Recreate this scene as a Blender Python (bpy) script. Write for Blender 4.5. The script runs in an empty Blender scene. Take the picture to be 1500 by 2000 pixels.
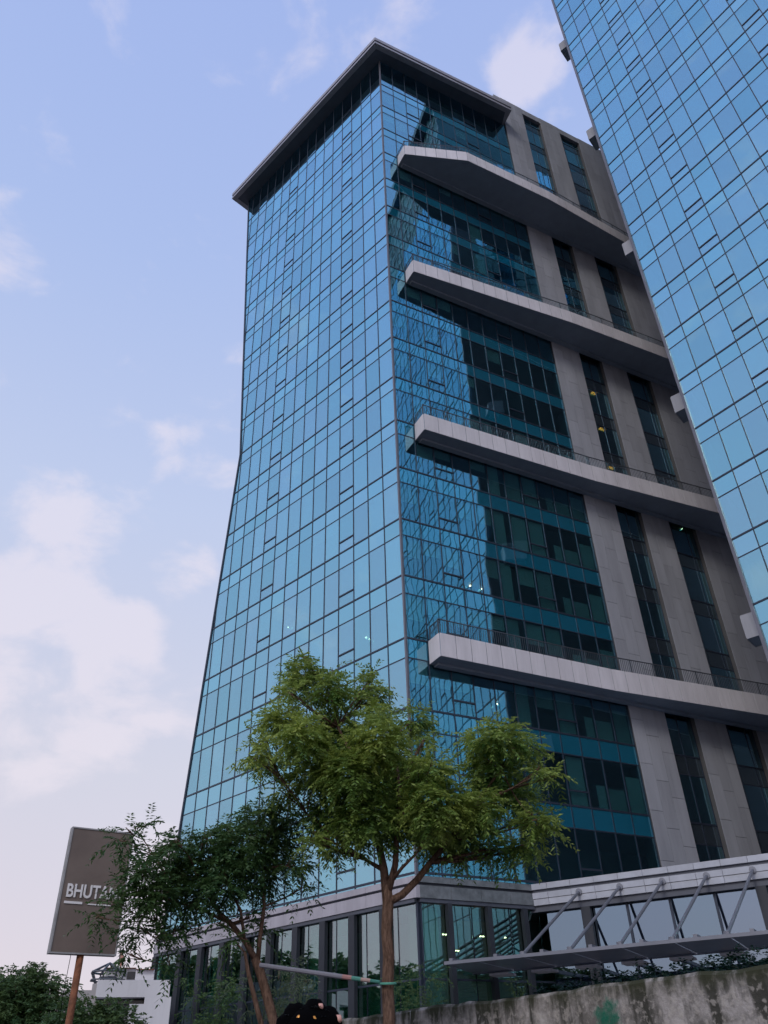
import bpy, math, random
import numpy as np
from mathutils import Vector, Matrix
random.seed(7)
rng = np.random.default_rng(11)
R_ = math.radians
scn = bpy.context.scene

# ------------------------------------------------------------------ camera
EYE = 1.6
FPX, PITCH, ROLL = 1576.47, R_(35.4735), R_(-1.8084)      # calibrated on the towers' glazing grid (photo pixels)
cF = Vector((0, math.cos(PITCH), math.sin(PITCH)))
_u = Vector((0, -math.sin(PITCH), math.cos(PITCH)))
_r = Vector((1, 0, 0))
cR = math.cos(ROLL) * _r + math.sin(ROLL) * _u
cU = -math.sin(ROLL) * _r + math.cos(ROLL) * _u
cam_data = bpy.data.cameras.new('camera')
cam = bpy.data.objects.new('camera', cam_data)
scn.collection.objects.link(cam)
cam.matrix_world = Matrix(((cR.x, cU.x, -cF.x, 0), (cR.y, cU.y, -cF.y, 0), (cR.z, cU.z, -cF.z, EYE), (0, 0, 0, 1)))
cam_data.sensor_fit = 'VERTICAL'
cam_data.sensor_height = 36
cam_data.lens = FPX / 2000 * 36
cam_data.clip_start = 0.1
cam_data.clip_end = 6000
scn.camera = cam

# ------------------------------------------------------------------ sky, sun, exposure
SUN_AZ, SUN_EL = R_(244), R_(36)                            # world azimuth (from +X, counter-clockwise): behind the camera
w = bpy.data.worlds.new('World'); scn.world = w; w.use_nodes = True
wn = w.node_tree.nodes; wl = w.node_tree.links; wn.clear()
def N(t, **k):
    n = wn.new(t)
    for a, b in k.items(): setattr(n, a, b)
    return n
def wmath(op, a, b=None, clamp=False):
    n = N('ShaderNodeMath', operation=op, use_clamp=clamp)
    for i, v in enumerate((a, b)):
        if v is None: continue
        if isinstance(v, (int, float)): n.inputs[i].default_value = v
        else: wl.new(v, n.inputs[i])
    return n.outputs[0]
def wmix(f, a, b):
    n = N('ShaderNodeMix', data_type='RGBA')
    for i, v in ((0, f), (6, a), (7, b)):
        if isinstance(v, (int, float)): n.inputs[i].default_value = v
        elif isinstance(v, tuple): n.inputs[i].default_value = (*v, 1)
        else: wl.new(v, n.inputs[i])
    return n.outputs[2]
out = N('ShaderNodeOutputWorld'); bg = N('ShaderNodeBackground')
sky = N('ShaderNodeTexSky', sky_type='NISHITA', sun_disc=False, sun_elevation=SUN_EL, sun_rotation=R_(90) - SUN_AZ,
        altitude=200, air_density=1.0, dust_density=2.2, ozone_density=2.0)
tc = N('ShaderNodeTexCoord')
CLOUD = (8.8, 8.1, 8.9)
sep = N('ShaderNodeSeparateXYZ'); wl.new(tc.outputs['Generated'], sep.inputs[0])
elev = wmath('MAXIMUM', sep.outputs[2], 0.0)
hz = N('ShaderNodeValToRGB'); wl.new(elev, hz.inputs[0])   # humid, milky air: paler and pinker towards the horizon, all round
stops = [(0.0, (8.9, 7.4, 8.0)), (0.10, (8.5, 7.5, 8.2)), (0.30, (7.8, 7.7, 8.8)), (0.57, (6.4, 7.3, 9.9)), (0.78, (5.0, 6.3, 10.0)), (1.0, (4.1, 5.4, 9.9))]
el_ = hz.color_ramp.elements
while len(el_) < len(stops): el_.new(0.5)
for e_, (p_, c_) in zip(el_, stops): e_.position = p_; e_.color = (*[v / 12 for v in c_], 1)
hzs = N('ShaderNodeVectorMath', operation='SCALE'); wl.new(hz.outputs[0], hzs.inputs[0]); hzs.inputs['Scale'].default_value = 12
base = wmix(0.80, sky.outputs[0], hzs.outputs[0])
def cloudnoise(scale, loc, detail, rough, st=(1, 1, 1.7)):
    mp = N('ShaderNodeMapping'); mp.inputs[1].default_value = loc; mp.inputs[3].default_value = st
    wl.new(tc.outputs['Generated'], mp.inputs[0])
    n = N('ShaderNodeTexNoise'); n.inputs['Scale'].default_value = scale
    n.inputs['Detail'].default_value = detail; n.inputs['Roughness'].default_value = rough; n.inputs['Distortion'].default_value = 0.25
    wl.new(mp.outputs[0], n.inputs['Vector']); return n.outputs[0]
big = cloudnoise(2.0, (0.2, 0.15, 0.9), 2, 0.5)
fine = cloudnoise(9.0, (1.3, 4.2, 0.6), 7, 0.55)
cl = wmath('ADD', wmath('MULTIPLY', big, 0.30), wmath('MULTIPLY', fine, 1.05))
for px_, py_, r_px, st_ in ((80, 1135, 110, .22), (110, 1350, 190, .17), (240, 1270, 90, .18), (355, 1105, 65, .22), (400, 880, 105, .21), (1035, 95, 80, .22), (1040, 190, 80, .20), (190, 980, 150, .13), (420, 1420, 160, .09), (1150, 1700, 500, .12), (-500, 1200, 500, .14), (300, 1750, 260, .08)):
    d_ = (cF + cR * ((px_ - 750) / FPX) - cU * ((py_ - 1000) / FPX)).normalized()
    dp = N('ShaderNodeVectorMath', operation='DOT_PRODUCT'); wl.new(tc.outputs['Generated'], dp.inputs[0]); dp.inputs[1].default_value = d_
    an = math.atan(r_px / FPX)
    mr = N('ShaderNodeMapRange', interpolation_type='SMOOTHSTEP'); wl.new(dp.outputs['Value'], mr.inputs[0])
    mr.inputs[1].default_value = math.cos(an * 1.25); mr.inputs[2].default_value = math.cos(an * .2); mr.inputs[3].default_value = 0; mr.inputs[4].default_value = st_
    cl = wmath('ADD', cl, mr.outputs[0])
ramp = N('ShaderNodeMapRange', interpolation_type='SMOOTHSTEP')
wl.new(cl, ramp.inputs[0]); ramp.inputs[1].default_value = 0.755; ramp.inputs[2].default_value = 1.0
ramp.inputs[3].default_value = 0.0; ramp.inputs[4].default_value = 0.54
base = wmix(ramp.outputs[0], base, CLOUD)
wl.new(base, bg.inputs[0]); bg.inputs[1].default_value = 0.10
wl.new(bg.outputs[0], out.inputs[0])

sd = bpy.data.lights.new('sun', 'SUN'); sd.energy = 1.05; sd.angle = R_(16); sd.color = (1.0, 0.94, 0.87)
so = bpy.data.objects.new('sun', sd); scn.collection.objects.link(so)
sdir = Vector((math.cos(SUN_EL) * math.cos(SUN_AZ), math.cos(SUN_EL) * math.sin(SUN_AZ), math.sin(SUN_EL)))
so.rotation_euler = sdir.to_track_quat('Z', 'Y').to_euler(); so.location = sdir * 200

vs = scn.view_settings
vs.view_transform = 'Standard'; vs.look = 'None'; vs.gamma = 1; vs.exposure = 0.0; vs.use_curve_mapping = False
scn.cycles.use_denoising = True
scn.cycles.adaptive_threshold = 0.025; scn.cycles.max_bounces = 8; scn.cycles.glossy_bounces = 5; scn.cycles.diffuse_bounces = 3
scn.cycles.transparent_max_bounces = 10; scn.cycles.caustics_reflective = False; scn.cycles.caustics_refractive = False

# ------------------------------------------------------------------ helpers: objects
COL = scn.collection
WM = {}                                                     # world matrices by object name
def attach(o, parent, world=None):
    world = world or Matrix.Identity(4)
    COL.objects.link(o)
    WM[o.name] = world
    if parent is not None:
        o.parent = parent
        o.matrix_parent_inverse = WM[parent.name].inverted()
    o.matrix_basis = world
    return o
def props(o, label=None, cat=None, group=None, kind=None):
    if label: o['label'] = label
    if cat: o['category'] = cat
    if group: o['group'] = group
    if kind: o['kind'] = kind
    return o
def empty(name, loc, **k):
    o = bpy.data.objects.new(name, None); o.empty_display_size = 0.5
    attach(o, None, Matrix.Translation(Vector(loc)))
    return props(o, **k)
def meshobj(name, me, mat, parent=None, world=None, **k):
    o = bpy.data.objects.new(name, me)
    if mat is not None and not me.materials: me.materials.append(mat)
    attach(o, parent, world)
    return props(o, **k)

class Frame:
    """A vertical plane: u along it, d outward from it, z up (relative to the eye)."""
    def __init__(s, x, y, az, flip=False):
        s.o = Vector((x, y, 0)); s.t = Vector((math.cos(az), math.sin(az), 0))
        s.n = Vector((math.sin(az), -math.cos(az), 0)) * (-1 if flip else 1)
    def __call__(s, u, d, z): 
        p = s.o + s.t * u + s.n * d
        return Vector((p.x, p.y, z + EYE))
    def mat(s, u, d, z):
        p = s(u, d, z)
        return Matrix(((s.t.x, s.n.x, 0, p.x), (s.t.y, s.n.y, 0, p.y), (0, 0, 1, p.z), (0, 0, 0, 1)))
LOCAL = lambda u, d, z: Vector((u, d, z))

class MB:
    def __init__(s): s.v = []; s.f = []
    def poly(s, pts):
        i = len(s.v); s.v += [tuple(p) for p in pts]; s.f.append(list(range(i, i + len(pts))))
    def box(s, fr, u0, u1, d0, d1, z0, z1):
        i = len(s.v)
        s.v += [tuple(fr(u, d, z)) for z in (z0, z1) for d in (d0, d1) for u in (u0, u1)]
        s.f += [[i + a for a in q] for q in ((0, 1, 3, 2), (4, 6, 7, 5), (0, 4, 5, 1), (2, 3, 7, 6), (0, 2, 6, 4), (1, 5, 7, 3))]
    def prism(s, fr, ring, d0, d1):
        """ring of (u,z) in the frame's plane, thick from d0 to d1"""
        n = len(ring); i = len(s.v)
        s.v += [tuple(fr(u, d0, z)) for u, z in ring] + [tuple(fr(u, d1, z)) for u, z in ring]
        s.f += [list(range(i, i + n)), list(range(i + 2 * n - 1, i + n - 1, -1))]
        s.f += [[i + k, i + (k + 1) % n, i + n + (k + 1) % n, i + n + k] for k in range(n)]
    def slab(s, pts, z0, z1):
        """horizontal prism over a ring of xy points"""
        n = len(pts); i = len(s.v)
        s.v += [(p[0], p[1], z0 + EYE) for p in pts] + [(p[0], p[1], z1 + EYE) for p in pts]
        s.f += [list(range(i + n - 1, i - 1, -1)), list(range(i + n, i + 2 * n))]
        s.f += [[i + k, i + (k + 1) % n, i + n + (k + 1) % n, i + n + k] for k in range(n)]
    def tube(s, path, rad, n=8, cap=True):
        path = [Vector(p) for p in path]
        if isinstance(rad, (int, float)): rad = [rad] * len(path)
        i0 = len(s.v); up = Vector((0.13, 0.21, 0.97)).normalized()
        for k, p in enumerate(path):
            t = (path[min(k + 1, len(path) - 1)] - path[max(k - 1, 0)]).normalized()
            a = t.cross(up)
            if a.length < 1e-3: a = t.cross(Vector((1, 0, 0)))
            a.normalize(); b = t.cross(a)
            for q in range(n):
                an = 2 * math.pi * q / n
                s.v.append(tuple(p + (a * math.cos(an) + b * math.sin(an)) * rad[k]))
        for k in range(len(path) - 1):
            for q in range(n):
                s.f.append([i0 + k * n + q, i0 + k * n + (q + 1) % n, i0 + (k + 1) * n + (q + 1) % n, i0 + (k + 1) * n + q])
        if cap:
            s.f.append([i0 + q for q in range(n)][::-1]); s.f.append([i0 + (len(path) - 1) * n + q for q in range(n)])
    def mesh(s, name, smooth=False):
        me = bpy.data.meshes.new(name); me.from_pydata(s.v, [], s.f); me.update()
        bm_fix(me)
        if smooth: me.polygons.foreach_set('use_smooth', [True] * len(me.polygons))
        return me
    def build(s, name, mat, parent=None, smooth=False, **k):
        return meshobj(name, s.mesh(name, smooth), mat, parent, **k)
import bmesh
def bm_fix(me):
    b = bmesh.new(); b.from_mesh(me); bmesh.ops.recalc_face_normals(b, faces=b.faces); b.to_mesh(me); b.free()

def ray(px, py): return cF + cR * ((px - 750) / FPX) - cU * ((py - 1000) / FPX)
def at(px, py, dist):
    d = ray(px, py); k = dist / math.hypot(d.x, d.y)
    return Vector((d.x * k, d.y * k, d.z * k + EYE))
def project(p):
    q = Vector(p) - Vector((0, 0, EYE)); w_ = q.dot(cF)
    if w_ <= 0.1: return None
    return 750 + FPX * q.dot(cR) / w_, 1000 - FPX * q.dot(cU) / w_

# ------------------------------------------------------------------ helpers: materials
def new_mat(name):
    m = bpy.data.materials.new(name); m.use_nodes = True
    nt = m.node_tree; nt.nodes.clear()
    o = nt.nodes.new('ShaderNodeOutputMaterial')
    return m, nt, o
class NT:
    def __init__(s, nt): s.nt = nt
    def n(s, t, ins=None, **k):
        x = s.nt.nodes.new(t)
        for a, b in k.items(): setattr(x, a, b)
        for a, b in (ins or {}).items():
            if hasattr(b, 'is_output'): s.nt.links.new(b, x.inputs[a])
            else: x.inputs[a].default_value = b
        return x
    def link(s, a, b): s.nt.links.new(a, b)
    def math(s, op, a, b=0.0, clamp=False): return s.n('ShaderNodeMath', {0: a, 1: b}, operation=op, use_clamp=clamp).outputs[0]
    def mix(s, f, a, b, blend='MIX'):
        c = lambda v: (*v, 1) if isinstance(v, tuple) and len(v) == 3 else v
        return s.n('ShaderNodeMix', {0: f, 6: c(a), 7: c(b)}, data_type='RGBA', blend_type=blend).outputs[2]
    def ramp(s, x, a, b, c=0.0, d=1.0): return s.n('ShaderNodeMapRange', {0: x, 1: a, 2: b, 3: c, 4: d}).outputs[0]
def plain(name, col, rough=0.6, metal=0.0, var=0.12, scale=1.2, bump=0.0, bscale=30, streak=False, spec=0.5, isl=0.0):
    m, nt, o = new_mat(name); T = NT(nt)
    geo = T.n('ShaderNodeNewGeometry'); oi = T.n('ShaderNodeObjectInfo')
    vec = T.n('ShaderNodeMapping', {'Vector': geo.outputs['Position'], 'Scale': (1, 1, 0.18) if streak else (1, 1, 1)}).outputs[0]
    nz = T.n('ShaderNodeTexNoise', {'Vector': vec, 'Scale': scale, 'Detail': 6.0, 'Roughness': 0.6}).outputs[0]
    f = T.ramp(nz, 0.3, 0.7, 1 - var, 1 + var)
    if streak:
        v2 = T.n('ShaderNodeMapping', {'Vector': geo.outputs['Position'], 'Scale': (5, 5, .35)}).outputs[0]
        f = T.math('MULTIPLY', f, T.ramp(T.n('ShaderNodeTexNoise', {'Vector': v2, 'Scale': 1.3, 'Detail': 5.0, 'Roughness': .65}).outputs[0], .52, .72, 1.0, .90))
    if isl:
        r = T.math('FRACT', T.math('ADD', oi.outputs['Random'], geo.outputs['Random Per Island']))
        f = T.math('MULTIPLY', f, T.ramp(r, 0, 1, 1 - isl, 1 + isl))
    c = T.mix(1.0, (*col, 1), T.n('ShaderNodeCombineColor', {0: f, 1: f, 2: f}).outputs[0], 'MULTIPLY')
    p = T.n('ShaderNodeBsdfPrincipled', {'Base Color': c, 'Roughness': rough, 'Metallic': metal, 'Specular IOR Level': spec})
    if bump:
        bn = T.n('ShaderNodeTexNoise', {'Vector': geo.outputs['Position'], 'Scale': bscale, 'Detail': 4.0}).outputs[0]
        T.link(T.n('ShaderNodeBump', {'Height': bn, 'Strength': bump, 'Distance': 0.02}).outputs[0], p.inputs['Normal'])
    T.link(p.outputs[0], o.inputs[0]); return m
def glass(name, tint, refl, body, opaque=False, wob=0.010, facing=0.35, tilt=0.022):
    m, nt, o = new_mat(name); T = NT(nt)
    geo = T.n('ShaderNodeNewGeometry'); oi = T.n('ShaderNodeObjectInfo')
    rnd = T.math('FRACT', T.math('ADD', oi.outputs['Random'], geo.outputs['Random Per Island']))
    w4 = T.math('MULTIPLY', rnd, 60.0)
    n1 = T.n('ShaderNodeTexNoise', {'Vector': geo.outputs['Position'], 'W': w4, 'Scale': 0.55, 'Detail': 1.5}, noise_dimensions='4D').outputs[0]
    wn_ = T.n('ShaderNodeTexWhiteNoise', {'W': T.math('MULTIPLY', rnd, 911.0)}, noise_dimensions='1D').outputs['Color']
    off = T.n('ShaderNodeVectorMath', {0: T.n('ShaderNodeVectorMath', {0: wn_, 1: (.5, .5, .5)}, operation='SUBTRACT').outputs[0], 'Scale': tilt}, operation='SCALE').outputs[0]
    nn = T.n('ShaderNodeVectorMath', {0: T.n('ShaderNodeVectorMath', {0: geo.outputs['Normal'], 1: off}, operation='ADD').outputs[0]}, operation='NORMALIZE').outputs[0]
    bp = T.n('ShaderNodeBump', {'Normal': nn, 'Height': n1, 'Strength': 1.0, 'Distance': wob})
    k = T.ramp(rnd, 0, 1, 0.88, 1.0)
    hue = T.n('ShaderNodeMix', {0: T.math('FRACT', T.math('MULTIPLY', rnd, 7.3)), 6: (*tint, 1), 7: (min(1, tint[0] * 1.10), tint[1] * .97, tint[2] * .99, 1)}, data_type='RGBA').outputs[2]
    tc_ = T.mix(1.0, hue, T.n('ShaderNodeCombineColor', {0: k, 1: k, 2: k}).outputs[0], 'MULTIPLY')
    gl = T.n('ShaderNodeBsdfGlossy', {'Color': tc_, 'Roughness': 0.012, 'Normal': bp.outputs[0]})
    if opaque: bd = T.n('ShaderNodeBsdfDiffuse', {'Color': (*body, 1)})
    else: bd = T.n('ShaderNodeBsdfTransparent', {'Color': (*body, 1)})
    lw = T.n('ShaderNodeLayerWeight', {'Blend': 0.5})
    fac = T.ramp(T.math('POWER', lw.outputs['Facing'], 2.0), 0, 1, refl, min(1.0, refl + facing))
    mx = T.n('ShaderNodeMixShader', {0: fac, 1: bd.outputs[0], 2: gl.outputs[0]})
    T.link(mx.outputs[0], o.inputs[0]); return m
def emit(name, col, s):
    m, nt, o = new_mat(name); T = NT(nt)
    T.link(T.n('ShaderNodeEmission', {0: (*col, 1), 1: s}).outputs[0], o.inputs[0]); return m
def leafmat(name, dark, mid, lit_young, ysh=0.25):
    m, nt, o = new_mat(name); T = NT(nt)
    geo = T.n('ShaderNodeNewGeometry')
    r = geo.outputs['Random Per Island']
    at_ = T.n('ShaderNodeAttribute', attribute_name='lit_young')
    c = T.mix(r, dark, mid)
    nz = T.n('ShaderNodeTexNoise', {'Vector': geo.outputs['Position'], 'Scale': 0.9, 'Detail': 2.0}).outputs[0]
    y = T.math('MULTIPLY', T.math('ADD', T.ramp(nz, 0.45, 0.7), at_.outputs['Fac']), ysh, clamp=True)  # patchy fresh growth plus the painted sunlit tone of the attribute
    c = T.mix(y, c, lit_young)
    d = T.n('ShaderNodeBsdfPrincipled', {'Base Color': c, 'Roughness': 0.5, 'Specular IOR Level': 0.35})
    t = T.n('ShaderNodeBsdfTranslucent', {'Color': T.mix(0.35, c, lit_young)})
    T.link(T.n('ShaderNodeMixShader', {0: 0.40, 1: d.outputs[0], 2: t.outputs[0]}).outputs[0], o.inputs[0]); return m
def barkmat(name, a, b):
    m, nt, o = new_mat(name); T = NT(nt)
    geo = T.n('ShaderNodeNewGeometry')
    v = T.n('ShaderNodeMapping', {'Vector': geo.outputs['Position'], 'Scale': (14, 14, 3.5)}).outputs[0]
    n1 = T.n('ShaderNodeTexNoise', {'Vector': v, 'Scale': 2.2, 'Detail': 9.0, 'Roughness': 0.75}).outputs[0]
    c = T.mix(T.ramp(n1, 0.35, 0.68), a, b)
    p = T.n('ShaderNodeBsdfPrincipled', {'Base Color': c, 'Roughness': 0.9, 'Specular IOR Level': 0.2})
    T.link(T.n('ShaderNodeBump', {'Height': n1, 'Strength': 0.9, 'Distance': 0.02}).outputs[0], p.inputs['Normal'])
    T.link(p.outputs[0], o.inputs[0]); return m

M = {}
M['pane'] = glass('blue_vision_glass', (0.46, 0.85, 1.0), 0.57, (0.42, 0.70, 0.66), wob=0.008)
M['spandrel_teal'] = glass('deep_teal_spandrel_glass', (0.42, 0.82, 0.98), 0.46, (0.006, 0.155, 0.255), opaque=True, wob=0.008)
M['pane_clear'] = glass('clear_teal_vision_glass', (0.42, 0.82, 0.98), 0.36, (0.58, 0.82, 0.84), wob=0.008)
M['spandrel'] = glass('teal_spandrel_glass', (0.45, 0.86, 1.0), 0.60, (0.006, 0.10, 0.16), opaque=True, wob=0.008)
M['podium_pane'] = glass('green_podium_glass', (0.62, 0.76, 0.80), 0.36, (0.42, 0.70, 0.63), wob=0.004)
M['podium_clear'] = glass('clear_green_podium_glass', (0.55, 0.72, 0.74), 0.26, (0.55, 0.82, 0.74), wob=0.004)
M['strip_spandrel'] = glass('dark_strip_spandrel', (0.4, 0.6, 0.7), 0.35, (0.035, 0.045, 0.055), opaque=True, wob=0.004)
M['mullion'] = plain('dark_anodised_mullion', (0.034, 0.045, 0.072), 0.45, 0.3)
M['corner'] = plain('grey_corner_post', (0.17, 0.17, 0.20), 0.45, 0.4)
M['stone'] = plain('grey_cladding_stone', (0.355, 0.368, 0.415), 0.7, var=0.14, scale=0.8, streak=True, isl=0.08)
M['backing'] = plain('dark_joint_backing', (0.10, 0.10, 0.105), 0.8)
M['fascia'] = plain('pale_fascia_panel', (0.67, 0.65, 0.695), 0.5, var=0.10, scale=1.5, streak=True, isl=0.03)
M['soffit'] = plain('grey_soffit', (0.29, 0.34, 0.41), 0.7, var=0.08)
M['darkmetal'] = plain('dark_roof_metal', (0.085, 0.095, 0.125), 0.5, 0.2)
M['palemetal'] = plain('pale_roof_edge', (0.34, 0.33, 0.37), 0.45, 0.2)
M['rail'] = plain('dark_railing_steel', (0.10, 0.11, 0.13), 0.45, 0.5)
M['floor'] = plain('interior_slab', (0.16, 0.17, 0.16), 0.8)
M['core'] = plain('interior_wall', (0.30, 0.31, 0.29), 0.8, var=0.3, scale=0.4)
M['blind'] = plain('pale_green_blind', (0.78, 0.80, 0.74), 0.8, isl=0.2)
M['lamp'] = emit('ceiling_lamp_glow', (1.0, 0.20, 0.03), 11)
M['spot'] = emit('downlight_glow', (1.0, 0.62, 0.42), 16)
M['cornice'] = plain('podium_cornice', (0.40, 0.385, 0.435), 0.55, var=0.12, scale=1.6, streak=True, isl=0.03)
M['link_panel'] = plain('bluish_link_panel', (0.41, 0.435, 0.50), .45, var=.12, scale=1.5, isl=.06)
M['cornice_dark'] = plain('dark_grey_cornice', (0.15, 0.165, 0.18), 0.3, var=.35, scale=2.5)  # darker grey for the right-hand podium cornice
M['fin'] = plain('podium_fin', (0.030, 0.035, 0.047), 0.5, 0.2)
M['steel'] = plain('painted_steel_rod', (0.19, 0.20, 0.24), 0.45, 0.3)
M['awning'] = plain('frosted_awning_glass', (0.22, 0.225, 0.275), 0.25, var=0.05)
M['plaster'] = plain('white_plaster', (0.66, 0.66, 0.69), 0.85, var=0.10, scale=0.5, streak=True)
M['plaster_dark'] = plain('dark_plaster', (0.40, 0.38, 0.38), 0.85, var=0.15, scale=0.5)  # darker plaster, for the side wall, recess and annexe
M['window_dark'] = plain('dark_window', (0.02, 0.025, 0.03), 0.15)
M['rust'] = plain('rusty_pipe', (0.20, 0.075, 0.035), 0.8, var=0.5, scale=9, bump=0.3)
M['sign_face'] = plain('brown_sign_face', (0.17, 0.132, 0.112), 0.55, var=0.18, scale=1.3)
M['sign_edge'] = plain('grey_sign_edge', (0.33, 0.33, 0.34), 0.6, var=0.2, scale=6)
M['letter'] = plain('white_letter', (0.80, 0.78, 0.78), 0.6, var=0.03)
M['earth'] = plain('ground_earth', (0.125, 0.12, 0.115), 0.95, var=0.3, scale=0.2)
M['paving'] = plain('plaza_paving', (0.22, 0.22, 0.23), 0.9, var=0.15, scale=0.5)
M['asphalt'] = plain('asphalt', (0.05, 0.05, 0.052), 0.9, var=0.2, scale=2)
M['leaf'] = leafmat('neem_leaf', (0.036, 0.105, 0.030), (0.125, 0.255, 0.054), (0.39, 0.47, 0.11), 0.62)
M['leaf2'] = leafmat('shaded_neem_leaf', (0.030, 0.085, 0.036), (0.070, 0.150, 0.050), (0.14, 0.21, 0.06), 0.35)  # darker copy of the neem leaf, shade put into its colour
M['leaf3'] = leafmat('far_tree_leaf', (0.040, 0.095, 0.040), (0.090, 0.165, 0.060), (0.15, 0.21, 0.07), 0.35)
M['hedge'] = leafmat('hedge_leaf', (0.003, 0.016, 0.012), (0.006, 0.030, 0.020), (0.012, 0.04, 0.02), 0.2)  # near-black: the shade on the hedge is put into its leaf colour
M['herb'] = leafmat('pale_herb_leaf', (0.10, 0.17, 0.08), (0.20, 0.27, 0.14), (0.30, 0.34, 0.2), 0.3)
M['bark'] = barkmat('neem_bark', (0.050, 0.028, 0.020), (0.24, 0.15, 0.11))
M['black'] = plain('black_rubber', (0.0015, 0.0015, 0.002), 1.0, spec=0.05)
M['gold'] = plain('amber_bead', (0.65, 0.28, 0.05), 0.25, 0.3)
M['pink'] = plain('faded_pink_bead', (0.62, 0.33, 0.27), 0.5)

# ------------------------------------------------------------------ the setting
def xy(*p): return [(float(a), float(b)) for a, b in p]
g = MB(); g.slab(xy((-1500, -1500), (1500, -1500), (1500, 1500), (-1500, 1500)), -EYE - 0.5, -EYE)
g.build('ground', M['earth'], kind='structure')
WT = Vector((0.621, -0.784, 0)).normalized()                # the road and the wall along it
WN = Vector((WT.y, -WT.x, 0))                               # toward the road / camera
W0 = Vector((-0.007, 15.466, 0))
def wall_pt(s, d): p = W0 + WT * s + WN * d; return (p.x, p.y)
g = MB(); g.slab([wall_pt(-90, 3.2), wall_pt(60, 3.2), wall_pt(60, 17), wall_pt(-90, 17)], -EYE + 0.004, -EYE + 0.03)
g.build('road', M['asphalt'], kind='structure')
g = MB(); g.slab([wall_pt(-90, 1.2), wall_pt(60, 1.2), wall_pt(60, 3.0), wall_pt(-90, 3.0)], -EYE + 0.004, -EYE + 0.14)
g.build('pavement', M['paving'], kind='structure')
g = MB(); g.slab([wall_pt(-70, -0.36), wall_pt(40, -0.36), wall_pt(40, -80), wall_pt(-70, -80)], -EYE + 0.004, 0.2)
g.build('plaza', M['paving'], kind='structure')

# ------------------------------------------------------------------ curtain walls
AZL, AZR = R_(135.6259), R_(27.9603)
CX, CY, ZF = 0.972, 40.0586, 16.0618                        # tower corner, one floor line
FL = Frame(CX, CY, AZL, flip=True)
FR = Frame(CX, CY, AZR)
if FL.n.y > 0: FL.n = -FL.n
if FR.n.y > 0: FR.n = -FR.n
BW, SH, SP = 1.383, 4.0, 1.18                               # bay, storey, spandrel height
def umax(z):                                                # waisted end of the left face
    if z >= 44.06: return 18.19 + (z - 44.06) * (21.70 - 18.19) / (83.5 - 44.06)
    return 18.19 + (44.06 - z) * (21.80 - 18.19) / 40.0
MESHES = {}
class Panes:
    """collects panes; the largest in view become single objects, the rest one joined part each"""
    def __init__(s): s.items = []
    def add(s, kind, fr, ring, d, parent, thick=0.03):
        pr = [project(fr(u, d, z)) for u, z in ring]
        a = 0.0
        if all(pr):
            cx_ = sum(p[0] for p in pr) / len(pr); cy_ = sum(p[1] for p in pr) / len(pr)
            if -20 < cx_ < 1520 and -20 < cy_ < 2020:
                a = abs(sum(pr[i][0] * pr[(i + 1) % len(pr)][1] - pr[(i + 1) % len(pr)][0] * pr[i][1] for i in range(len(pr)))) / 2
        if fr.n.dot(Vector((0, 0, EYE)) - fr(ring[0][0], d, ring[0][1])) < 0: a = 0.0
        s.items.append((a, kind, fr, ring, d, parent, thick))
    def flush(s, limit=298):
        kinds = {}
        for it in s.items: kinds.setdefault(it[1][0], []).append(it)
        for kind, its in kinds.items():
            its.sort(key=lambda t: -t[0])
            rest = {}
            for i, (a, kd, fr, ring, d, parent, th) in enumerate(its):
                name, mk = kd
                if i < limit and a > 45:
                    u0 = min(p[0] for p in ring); z0 = min(p[1] for p in ring)
                    loc = [(round(u - u0, 4), round(z - z0, 4)) for u, z in ring]
                    key = (mk, th, tuple(loc))
                    if key not in MESHES:
                        m_ = MB(); m_.prism(LOCAL, loc, 0, th); MESHES[key] = m_.mesh(name)
                    meshobj(name, MESHES[key], M[mk], parent, fr.mat(u0, d, z0))
                else: rest.setdefault((parent.name, mk), (parent, MB(), mk, name))[1].prism(fr, ring, d, d + th)
            for parent, mb, mk, name in rest.values(): mb.build(name + 's', M[mk], parent, kind='stuff')

def clip(ring, a):
    """keep u <= a[0] + a[1]*z"""
    out_ = []
    for i, p in enumerate(ring):
        q = ring[(i + 1) % len(ring)]
        fp = a[0] + a[1] * p[1] - p[0]; fq = a[0] + a[1] * q[1] - q[0]
        if fp >= 0: out_.append(p)
        if fp * fq < 0:
            k = fp / (fp - fq); out_.append((p[0] + (q[0] - p[0]) * k, p[1] + (q[1] - p[1]) * k))
    if len(out_) < 3: return None
    if max(p[0] for p in out_) - min(p[0] for p in out_) < 0.05: return None
    return out_

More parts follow.
